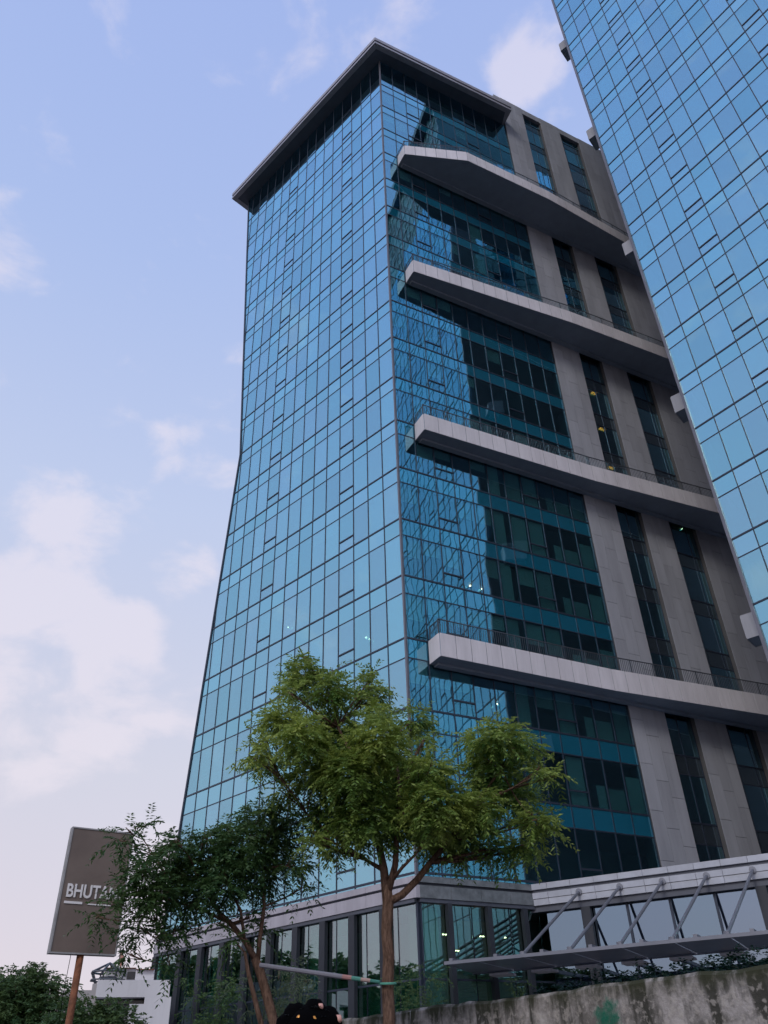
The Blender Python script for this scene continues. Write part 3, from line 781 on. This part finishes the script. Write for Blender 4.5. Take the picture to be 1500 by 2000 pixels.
# ------------------------------------------------------------------ foliage
def leaves(name, centers, per, mat, parent, frond=0.28, pairs=6, leaf=(0.085, 0.030), droop=0.45, shell=0.55, squash=(1, 1, .85), lit_young=None, seed=1, **kw):
    """pinnate leaves: fronds spread through ball-shaped clumps, every leaflet a face of its own"""
    g = np.random.default_rng(seed)
    F = []; D = []; Y = []
    for c, r, y in centers:
        n = max(3, int(per * (r / 0.5) ** 2))
        v = g.normal(size=(n, 3)); v /= np.linalg.norm(v, axis=1)[:, None]
        rad = r * (shell + (1 - shell) * g.random(n)) ** 0.7 * (0.80 + .32 * g.random(n))
        deep = g.random(n) < .28; rad[deep] *= g.random(deep.sum())
        F.append(np.array(c)[None, :] + v * rad[:, None] * np.array(squash))
        dd = v * np.array([1, 1, .6]) + g.normal(size=(n, 3)) * .55; dd[:, 2] -= droop * .35
        D.append(dd / np.linalg.norm(dd, axis=1)[:, None]); Y.append(np.clip(y + v[:, 2] * .5 + g.normal(size=n) * .25, 0, 1))  # clump tops lean to the lighter tone: sunlight put into leaf colour
    F = np.concatenate(F); D = np.concatenate(D); Y = np.concatenate(Y); n = len(F)
    side = np.cross(D, np.array([0, 0, 1.0])); side /= np.linalg.norm(side, axis=1)[:, None] + 1e-6
    L = frond * (0.65 + .6 * g.random(n))
    ts = np.linspace(.12, 1, pairs)
    V = []; 
    for t in ts:
        p = F + D * (L * t)[:, None]; p[:, 2] -= droop * L * t * t
        for sg in (-1, 1):
            ld = side * sg * .85 + D * .55 + g.normal(size=(n, 3)) * .2; ld[:, 2] -= .2
            ld /= np.linalg.norm(ld, axis=1)[:, None]
            ll = leaf[0] * (.7 + .5 * g.random(n)) * (1.15 - .5 * abs(t - .45))
            wv = np.cross(ld, g.normal(size=(n, 3)) * .6 + np.array([0, 0, 1.0])); wv /= np.linalg.norm(wv, axis=1)[:, None] + 1e-6
            wv = wv * (leaf[1] * (.8 + .4 * g.random(n)))[:, None] / 2
            mid = p + ld * (ll * .42)[:, None]; tip = p + ld * ll[:, None]; tip[:, 2] -= ll * .12
            V.append(np.stack([p, mid + wv, tip, mid - wv], 1))
    V = np.stack(V, 1).reshape(-1, 3); nf = len(V) // 4
    me = bpy.data.meshes.new(name)
    me.vertices.add(len(V)); me.vertices.foreach_set('co', V.ravel().astype(np.float32))
    me.loops.add(nf * 4); me.loops.foreach_set('vertex_index', np.arange(nf * 4, dtype=np.int32))
    me.polygons.add(nf); me.polygons.foreach_set('loop_start', np.arange(0, nf * 4, 4, dtype=np.int32)); me.polygons.foreach_set('loop_total', np.full(nf, 4, np.int32))
    a = me.attributes.new('lit_young', 'FLOAT', 'FACE'); a.data.foreach_set('value', np.repeat(Y, pairs * 2).astype(np.float32))
    me.update(); me.validate()
    return meshobj(name, me, mat, parent, **kw)

def limb(mb, p0, p1, r0, r1, bend=.12, seg=5, sides=8):
    p0, p1 = Vector(p0), Vector(p1); L = (p1 - p0).length
    off = Vector((random.uniform(-1, 1), random.uniform(-1, 1), random.uniform(-.4, .4))) * L * bend
    path = []; rr = []
    for i in range(seg + 1):
        t = i / seg; path.append(p0.lerp(p1, t) + off * math.sin(math.pi * t) + Vector((random.uniform(-1, 1), random.uniform(-1, 1), 0)) * L * .008)
        rr.append(r0 + (r1 - r0) * t)
    path[0], path[-1] = p0, p1
    mb.tube(path, rr, sides); return path

def street_tree(label, trunk, limbs, clumps, dist, per, leafmat_, seed, lean=0.0, **lk):
    """trunk: list of photo points with radii, on the tree's own distance; clumps: (px, py, radius px, depth m, young)"""
    tp = [at(x, y, dist + dz) for x, y, r, dz in trunk]; rr = [r for *_, r, _ in trunk]
    rr = [t[2] for t in trunk]
    base = Vector((tp[0].x, tp[0].y, 0.0)); 
    t = empty('neem_tree', base, cat='tree', label=label)
    mb = MB(); path = [Vector((tp[0].x + .02, tp[0].y, -.1))] + tp
    mb.tube(path, [rr[0] * 1.18] + rr, 12); mb.build('trunk', M['bark'], t, smooth=True)
    C = []
    for x, y, r, dz, yg in clumps:
        c_ = at(x, y, dist + dz); r_ = max(9, r - 18) / FPX * dist
        C.append((c_, r_, yg))
        for k in range(1 if r > 24 else 0):
            v = Vector((random.gauss(0, 1), random.gauss(0, 1), random.gauss(.15, .8))).normalized(); C.append((c_ + v * r_ * random.uniform(.95, 1.2), r_ * random.uniform(.3, .45), min(1, yg + .15)))
    mb = MB(); nodes = []
    for frm, pts in limbs:
        pa = [at(x, y, dist + dz) for x, y, r, dz in pts]; ra = [p[2] for p in pts]
        mb.tube(pa, ra, 8); nodes += list(zip(pa, ra))
    for c, r, yg in C:
        n0, r0 = min(nodes, key=lambda q: (q[0] - c).length + (0.6 if q[0].z > c.z else 0))
        path_ = limb(mb, n0, c, min(r0 * .7, .028), .008, .10, 5, 6)
        for k in range(6):
            v = Vector((random.gauss(0, 1), random.gauss(0, 1), random.gauss(0.2, 1))).normalized()
            limb(mb, path_[random.choice((3, 4, 5))], c + v * r * .85, .009, .003, .12, 3, 4)
    mb.build('limbs', M['bark'], t, smooth=True)
    leaves('crown', C, per, leafmat_, t, seed=seed, **lk)
    return t

# main tree, in front of the corner of the tower
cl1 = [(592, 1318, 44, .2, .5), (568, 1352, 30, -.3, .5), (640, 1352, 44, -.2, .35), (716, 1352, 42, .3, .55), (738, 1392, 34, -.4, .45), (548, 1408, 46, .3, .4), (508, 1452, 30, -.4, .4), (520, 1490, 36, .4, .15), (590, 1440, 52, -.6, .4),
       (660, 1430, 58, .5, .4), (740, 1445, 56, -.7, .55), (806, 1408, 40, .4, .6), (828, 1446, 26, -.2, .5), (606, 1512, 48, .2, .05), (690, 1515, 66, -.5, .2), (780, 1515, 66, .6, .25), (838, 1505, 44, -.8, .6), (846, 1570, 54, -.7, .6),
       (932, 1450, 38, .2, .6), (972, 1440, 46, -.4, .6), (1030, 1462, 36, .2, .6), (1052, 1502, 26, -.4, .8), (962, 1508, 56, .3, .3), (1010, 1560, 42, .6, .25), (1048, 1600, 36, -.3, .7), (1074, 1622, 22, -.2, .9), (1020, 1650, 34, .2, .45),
       (930, 1580, 52, -.4, .5), (880, 1630, 54, .4, .2), (800, 1600, 60, .2, .05), (720, 1600, 58, -.3, .0), (640, 1590, 52, .4, .0), (975, 1660, 36, .3, .2), (655, 1655, 34, .1, 0), (608, 1640, 30, -.4, 0), (900, 1670, 26, .6, .1), (560, 1545, 26, .1, .1), (1085, 1515, 14, -.3, .9), (590, 1282, 16, .2, .7), (650, 1310, 16, .1, .5), (728, 1318, 16, .3, .6), (492, 1478, 16, -.3, .5)]  # last value per clump: how much sunlit tone is painted in
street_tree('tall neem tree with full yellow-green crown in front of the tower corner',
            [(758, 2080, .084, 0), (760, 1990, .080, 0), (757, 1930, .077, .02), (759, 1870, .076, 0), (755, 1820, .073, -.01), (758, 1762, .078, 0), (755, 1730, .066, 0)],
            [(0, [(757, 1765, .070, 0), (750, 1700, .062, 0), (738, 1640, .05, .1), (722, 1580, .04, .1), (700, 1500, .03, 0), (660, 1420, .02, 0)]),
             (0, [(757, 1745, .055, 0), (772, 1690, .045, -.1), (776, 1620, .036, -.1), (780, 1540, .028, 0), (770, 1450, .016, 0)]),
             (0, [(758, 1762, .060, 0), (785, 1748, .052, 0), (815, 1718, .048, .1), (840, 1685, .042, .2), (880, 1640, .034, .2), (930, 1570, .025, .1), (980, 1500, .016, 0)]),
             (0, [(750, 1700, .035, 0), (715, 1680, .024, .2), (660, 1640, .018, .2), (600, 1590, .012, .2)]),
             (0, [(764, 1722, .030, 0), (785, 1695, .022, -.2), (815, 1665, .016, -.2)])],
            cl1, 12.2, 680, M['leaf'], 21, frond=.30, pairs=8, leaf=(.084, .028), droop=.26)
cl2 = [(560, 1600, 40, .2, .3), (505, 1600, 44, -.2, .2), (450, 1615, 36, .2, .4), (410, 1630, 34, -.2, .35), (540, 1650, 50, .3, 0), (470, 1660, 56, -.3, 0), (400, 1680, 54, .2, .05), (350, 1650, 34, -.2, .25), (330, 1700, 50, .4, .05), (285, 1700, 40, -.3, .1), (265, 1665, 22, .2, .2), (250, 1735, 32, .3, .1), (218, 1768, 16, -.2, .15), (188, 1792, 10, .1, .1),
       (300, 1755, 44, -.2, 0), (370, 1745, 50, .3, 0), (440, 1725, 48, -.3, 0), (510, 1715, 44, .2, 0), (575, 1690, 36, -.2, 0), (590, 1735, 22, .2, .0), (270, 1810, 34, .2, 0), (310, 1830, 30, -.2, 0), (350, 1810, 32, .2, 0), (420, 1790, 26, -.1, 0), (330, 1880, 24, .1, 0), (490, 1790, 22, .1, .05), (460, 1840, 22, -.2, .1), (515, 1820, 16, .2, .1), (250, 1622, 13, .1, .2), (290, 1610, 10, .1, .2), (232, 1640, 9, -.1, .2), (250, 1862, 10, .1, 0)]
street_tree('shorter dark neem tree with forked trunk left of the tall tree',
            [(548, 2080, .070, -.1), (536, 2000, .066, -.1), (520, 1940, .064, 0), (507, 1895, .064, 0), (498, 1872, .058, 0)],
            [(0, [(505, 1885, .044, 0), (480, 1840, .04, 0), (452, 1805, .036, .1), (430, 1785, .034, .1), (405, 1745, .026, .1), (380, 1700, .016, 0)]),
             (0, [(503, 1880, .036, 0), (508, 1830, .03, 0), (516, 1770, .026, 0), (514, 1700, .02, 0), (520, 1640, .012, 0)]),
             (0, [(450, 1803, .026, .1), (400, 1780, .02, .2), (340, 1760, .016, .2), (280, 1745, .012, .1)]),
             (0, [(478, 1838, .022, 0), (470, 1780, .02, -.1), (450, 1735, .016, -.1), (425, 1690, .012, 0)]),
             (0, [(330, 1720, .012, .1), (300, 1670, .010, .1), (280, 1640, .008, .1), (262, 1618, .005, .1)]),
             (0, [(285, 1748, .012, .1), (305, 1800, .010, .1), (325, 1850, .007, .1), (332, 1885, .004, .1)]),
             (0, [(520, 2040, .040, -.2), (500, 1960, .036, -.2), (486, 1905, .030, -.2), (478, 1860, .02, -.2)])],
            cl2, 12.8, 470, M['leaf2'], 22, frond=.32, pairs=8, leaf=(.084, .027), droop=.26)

# pole tied between the two trees
pr = empty('tied_pole', at(510, 1886, 12.6), cat='pole', label='grey pole tied between the two tree trunks, striped tape at one end')
a, b = at(508, 1885, 12.55), at(742, 1918, 11.95)
x = MB(); x.tube([a, a.lerp(b, .70)], .030, 8); x.build('shaft', plain('grey_pole_paint', (0.20, 0.20, 0.24), .4), pr)
cols = [(0.34, 0.18, 0.17), (0.06, 0.22, 0.18), (0.36, 0.25, 0.23), (0.04, 0.18, 0.15)]
for i, c in enumerate(cols):
    x = MB(); x.tube([a.lerp(b, .70 + i * .075), a.lerp(b, .70 + (i + 1) * .075)], .030 - i * .003, 8)
    x.build('tape', plain('tape_%d' % i, c, .6), pr)
x = MB()
for z in (1921,): 
    c = at(757, z, 12.2); x.tube([c + Vector((math.cos(q) * .105, math.sin(q) * .105, .01 * math.sin(q))) for q in [i * .45 for i in range(15)]], .014, 6)
x.build('binding', plain('green_binding', (0.10, 0.34, 0.26), .6), pr)

# ------------------------------------------------------------------ sign on its post
SB = Vector((-5.39, 14.0, 0)); ST = Vector((.85, .527, 0)).normalized()
fs = Frame(SB.x, SB.y, math.atan2(ST.y, ST.x))
if fs.n.y > 0: fs.n = -fs.n
SW, SZ0, SZ1 = 1.04, 1.82, 3.70
sign = empty('sign_board', fs(.55, -.06, -EYE), cat='sign', label='tall brown sign board with white lettering on a rusty post')
x = MB(); x.box(fs, .02, SW - .02, -.13, 0, SZ0 + .02, SZ1 - .02); x.build('panel', M['sign_face'], sign)
x = MB()
x.box(fs, 0, .024, -.14, .012, SZ0, SZ1); x.box(fs, SW - .024, SW, -.14, .012, SZ0, SZ1)
x.box(fs, .024, SW - .024, -.14, .012, SZ1 - .022, SZ1); x.box(fs, .024, SW - .024, -.14, .012, SZ0, SZ0 + .022); x.build('frame', M['sign_edge'], sign)
x = MB(); x.tube([fs(.50, -.07, -EYE), fs(.50, -.07, SZ0 + .3)], .055, 12); x.build('post', M['rust'], sign, smooth=True)
x = MB(); x.tube([fs(.36, -.10, SZ0), fs(.35, -.11, SZ0 - .5), fs(.37, -.1, SZ0 - 1.2), fs(.46, -.08, SZ0 - 2)], .005, 5); x.build('wire', M['black'], sign)
cu = bpy.data.curves.new('lettering', 'FONT'); cu.body = 'BHUTANI'; cu.size = .275; cu.extrude = .006; cu.offset = .006; cu.space_character = 1.02
tmp = bpy.data.objects.new('tmp_text', cu); COL.objects.link(tmp)
dg = bpy.context.evaluated_depsgraph_get(); tm = bpy.data.meshes.new_from_object(tmp.evaluated_get(dg)); bpy.data.objects.remove(tmp)
xs = [v.co.x for v in tm.vertices]; sc_ = (SW - .17) / (max(xs) - min(xs))
Lm = Matrix(((fs.t.x, 0, fs.n.x, 0), (fs.t.y, 0, fs.n.y, 0), (0, 1, 0, 0), (0, 0, 0, 1)))
p = fs(.085, .012, 2.63)
tm.materials.clear()
meshobj('lettering', tm, M['letter'], sign, Matrix.Translation(p) @ Lm @ Matrix.Diagonal((sc_, 1.0, 1, 1)))
x = MB(); x.box(fs, .085, .37, .004, .014, 2.53, 2.565); x.build('underline', M['letter'], sign)
x = MB(); x.box(fs, .45, SW - .12, .004, .012, 2.53, 2.548); x.build('underline', M['letter'], sign)

# ------------------------------------------------------------------ white building far left
BD = 46.0
bo = at(238, 1990, BD); bn = Vector((-bo.x, -bo.y, 0)).normalized()
fbn = Frame(bo.x, bo.y, math.atan2(bn.x, -bn.y))
if fbn.n.dot(bn) < 0: fbn.n = -fbn.n
if fbn.t.x < 0: fbn.t = -fbn.t
def onb(px, py, d=0.0):
    r = ray(px, py); o = fbn.o + fbn.n * d; k = fbn.n.dot(o) / fbn.n.dot(r)
    X = r * k; return (X - o).dot(fbn.t), X.z
wb = empty('white_building', fbn(0, 0, -EYE), cat='building', label='white plastered building with metal roof frame far behind the sign post')
def bb(name, mat, x0, y0, x1, y1, d0, d1, parent=wb, base=False):
    (a, zt), (b, zb) = onb(x0, y0, max(d0, d1)), onb(x1, y1, max(d0, d1))
    x = MB(); x.box(fbn, a, b, d0, d1, -EYE if base else zb, zt); return x.build(name, mat, parent)
bb('wall', M['plaster'], 191, 1914, 330, 1947, -8, 0)
bb('wall', M['plaster'], 283, 1947.1, 330, 1990, -8, 0, base=True)
bb('wall', M['plaster'], 253, 1961, 283, 1990, -8, -.02, base=True)
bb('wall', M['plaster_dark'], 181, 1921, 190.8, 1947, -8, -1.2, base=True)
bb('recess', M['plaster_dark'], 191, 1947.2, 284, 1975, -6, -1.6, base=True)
for i in range(5): bb('window', M['window_dark'], 192 + i * 18.2, 1948, 192 + i * 18.2 + 17, 1960.5, -1.6, -.9)
bb('roof_shed', M['plaster'], 206, 1891, 264, 1913.9, -6, -2.2)
bb('roof_shed', M['plaster'], 266, 1894, 300, 1913.9, -6, -2.0)
bb('shed_door', M['window_dark'], 249, 1898, 263, 1913, -2.2, -2.15)
bb('shed_roof', M['rust'], 204, 1889.6, 266, 1890.9, -6.2, -2.0)
bb('shed_roof', M['rust'], 266.4, 1892.4, 301, 1893.8, -6.2, -1.8)
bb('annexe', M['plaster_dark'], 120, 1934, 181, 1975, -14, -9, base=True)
for i in range(3): bb('railing', M['rail'], 265, 1988 + i * 5, 282, 1989 + i * 5, .3, .36)
pv = empty('roof_frame', fbn(0, -1.6, 2.5), cat='structure', label='bare metal pavilion frame standing on the white building roof')
(ax, az_), (lx, lz), (rx, rz), (b0, bz), (b1, _) = (onb(215.5, 1881, -2), onb(177.5, 1899, -2), onb(247, 1898, -2), onb(208, 1920, -2), onb(231, 1920, -2))
cxm = (lx + rx) / 2; rad = (rx - lx) / 2; x = MB(); rim = []
for i in range(8):
    q = i * math.pi / 4 + .3; rim.append(fbn(cxm + rad * math.cos(q), -2 + rad * math.sin(q), lz))
ap = fbn(cxm, -2, az_)
for i in range(8):
    x.tube([rim[i], rim[(i + 1) % 8]], .05, 5); x.tube([rim[i] - Vector((0, 0, .35)), rim[(i + 1) % 8] - Vector((0, 0, .35))], .04, 5); x.tube([rim[i], ap], .045, 5)
    x.tube([rim[i], fbn(cxm + rad * .42 * math.cos(i * math.pi / 4 + .3), -2 + rad * .42 * math.sin(i * math.pi / 4 + .3), bz - .5)], .045, 5)
for zq in (bz, (bz + lz) / 2):
    pts = [fbn(cxm + rad * .46 * math.cos(i * math.pi / 4), -2 + rad * .46 * math.sin(i * math.pi / 4), zq) for i in range(9)]; x.tube(pts, .04, 5)
x.build('lattice', M['rail'], pv)
fp = empty('flag_pole', fbn(*[onb(237, 1890, -4)[0], -4, 2.5]), cat='pole', label='thin flag pole on the white building roof')
u_, z1_ = onb(236.5, 1850, -4); _, z0_ = onb(237, 1895, -4)
x = MB(); x.tube([fbn(u_, -4, z0_ - .6), fbn(u_, -4, z1_)], .03, 6); x.build('mast', M['rail'], fp)
x = MB(); x.prism(Frame(fbn(u_, -4, 0).x, fbn(u_, -4, 0).y, .5), [(-.03, z1_ - .1), (.22, z1_ - .4), (.14, z1_ - 1.0), (-.03, z1_ - .7)], -.01, .01); x.build('flag', M['pink'], fp)

# ------------------------------------------------------------------ far trees at the left
def far_tree(name, label, trunk_px, dist, clumps, per, seed, group=None, **k):
    b = at(trunk_px, 2000, dist); t = empty(name, (b.x, b.y, 0), cat='tree', label=label, group=group)
    C = [(at(x, y, dist + dz), r / FPX * dist * .95, yg) for x, y, r, dz, yg in clumps]
    mb = MB(); top = Vector((b.x, b.y, 3.0)); mb.tube([(b.x, b.y, -.1), (b.x + .05, b.y, 1.6), top], [.22, .18, .13], 8); mb.build('trunk', M['bark'], t, smooth=True)
    mb = MB()
    for c, r, yg in C: limb(mb, top, c, .07, .015, .1, 4, 5)
    mb.build('limbs', M['bark'], t, smooth=True)
    leaves('crown', C, per, M['leaf3'], t, seed=seed, frond=.28, pairs=5, leaf=(.12, .055), droop=.3, **k)
far_tree('leafy_tree', 'bushy mid-green tree at the bottom left corner', 30, 30, [(10, 1960, 60, 0, .1), (60, 1950, 50, .5, .1), (30, 1925, 32, -.3, .2), (70, 1918, 30, .3, .15), (100, 1960, 45, -.4, .2), (95, 1925, 22, .2, .1), (20, 2010, 70, 0, 0), (90, 2010, 60, 0, .1), (55, 1898, 16, .3, .3)], 90, 31)
far_tree('leafy_tree', 'low rounded tree between the sign post and white building', 190, 27, [(160, 1995, 40, 0, .2), (200, 1990, 34, .3, .35), (225, 1992, 26, -.2, .4), (180, 2010, 45, 0, .1), (240, 2005, 30, 0, .3), (135, 2000, 40, .2, .1), (213, 1966, 12, .1, .5)], 100, 32)

# ------------------------------------------------------------------ hedge and plants on the wall and at the podium foot
C = []
for i in range(60):
    for row in range(3):
        s_ = 1.9 + i * .24; p = wall_pt(s_, -.75 - row * .5 + random.uniform(-.15, .15)); C.append(((p[0], p[1], EYE + .74 + row * .16 + random.uniform(-.05, .06)), .32, 0))
leaves('hedge', C, 120, M['hedge'], None, seed=41, frond=.16, pairs=4, leaf=(.07, .035), droop=.2, kind='stuff')
bpy.data.objects['hedge']['label'] = 'low dark hedge behind the stained wall top'; bpy.data.objects['hedge']['category'] = 'hedge'
def herb(name, label, px, py, dist, h, n, mat, seed, zb=None, sp=.5):
    b = at(px, py, dist); g = random.Random(seed); t = empty(name, (b.x, b.y, b.z - h * .5), cat='plant', label=label)
    mb = MB(); C = []
    for i in range(n):
        tip = Vector((b.x + g.uniform(-sp, sp) * h, b.y + g.uniform(-sp, sp) * h, b.z + g.uniform(.2, .55) * h)); root = Vector((b.x + g.uniform(-.1, .1) * h, b.y, b.z - h * .6))
        mb.tube([root, root.lerp(tip, .6) + Vector((0, 0, .06 * h)), tip], [.008, .006, .003], 4); C.append((tip, .16 * h, .4)); C.append((root.lerp(tip, .6), .14 * h, .2))
    mb.build('stem', mat, t); leaves('foliage', C, 260 * (.35 / max(.2, h)) ** 1.0, mat, t, seed=seed, frond=.16 * h ** .5, pairs=4, leaf=(.07 * h ** .5, .024 * h ** .5), droop=.3)
herb('weed', 'small green weed growing on the wall top by the fin', 1010, 1938, 13.6, .32, 5, M['leaf3'], 51)
herb('shrub', 'pale green shrub beside the forked trunk', 520, 1965, 15.0, 1.0, 9, M['herb'], 52)
herb('shrub', 'dark leafy shrub at the foot of the podium fins', 400, 1995, 20, 1.4, 10, M['leaf2'], 53)
herb('shrub', 'grassy shrub against the podium corner glass', 815, 1958, 22, 1.3, 9, M['leaf3'], 54)
herb('weed', 'dry twiggy weed above the dark ornament', 590, 1945, 15.5, .6, 5, M['herb'], 55)

# trees across the road, behind the viewer: seen only as reflections in the podium glass
C = []
g = random.Random(5)
for i in range(60):
    yy = -20 + i * 1.6; C.append(((-34 + g.uniform(-5, 5), yy, g.uniform(1.5, 4.5)), g.uniform(1.8, 2.6), .2)); C.append(((-34 + g.uniform(-4, 4), yy + g.uniform(-.6, .6), g.uniform(5, 9.5)), g.uniform(1.2, 2.6), .2))
leaves('roadside_wood', C, 26, M['leaf3'], None, seed=61, frond=1.1, pairs=4, leaf=(.6, .32), droop=.3, kind='stuff')
props(bpy.data.objects['roadside_wood'], 'belt of green trees mirrored in the podium glass', 'trees')

# ------------------------------------------------------------------ dark ornament at the bottom edge
o0 = at(605, 2004, 5.0)
orn = empty('post_ornament', (o0.x, o0.y, 0), cat='ornament', label='black lumpy ornament with amber beads at the bottom edge')
def ball(c, r, seed, n=14):
    g = random.Random(seed); mb = MB(); ph = [g.uniform(0, 6) for _ in range(4)]
    for i in range(n // 2 + 1):
        th = math.pi * i / (n // 2)
        for j in range(n):
            a = 2 * math.pi * j / n; k = r * (1 + .10 * math.sin(3 * a + ph[0]) * math.sin(th) + .08 * math.cos(4 * th + ph[1]))
            mb.v.append((c.x + k * math.sin(th) * math.cos(a), c.y + k * math.sin(th) * math.sin(a), c.z + k * math.cos(th)))
    for i in range(n // 2):
        for j in range(n): mb.f.append([i * n + j, i * n + (j + 1) % n, (i + 1) * n + (j + 1) % n, (i + 1) * n + j])
    return mb
for i, (px, py, r) in enumerate(((578, 1992, .075), (612, 1984, .075), (642, 1996, .07), (560, 2010, .07), (605, 2015, .13))):
    ball(at(px, py, 5.0), r, i).build('black_lobe', M['black'], orn, smooth=True)
for i, (px, py, r, mm) in enumerate(((586, 1990, .020, 'gold'), (611, 1993, .022, 'gold'), (626, 1966, .016, 'pink'), (661, 1990, .020, 'pink'), (592, 1975, .012, 'pink'), (599, 1999, .018, 'gold'))):
    ball(at(px, py, 4.91 if mm == 'gold' else 4.97), r, i + 9, 10).build('bead', M[mm], orn, smooth=True)
x = MB(); x.tube([(o0.x, o0.y, 0), (o0.x, o0.y, o0.z - .05)], .03, 8); x.build('post', M['black'], orn)

leaves('fringe', [(at(px, py, 5.0), r * 1.02, 0) for px, py, r in ((578, 1992, .075), (612, 1984, .075), (642, 1996, .07), (560, 2010, .07))], 2600, leafmat('black_fringe', (.002, .002, .002), (.004, .004, .004), (.01, .008, .006), .1), orn, seed=77, frond=.035, pairs=4, leaf=(.014, .006), droop=.3)
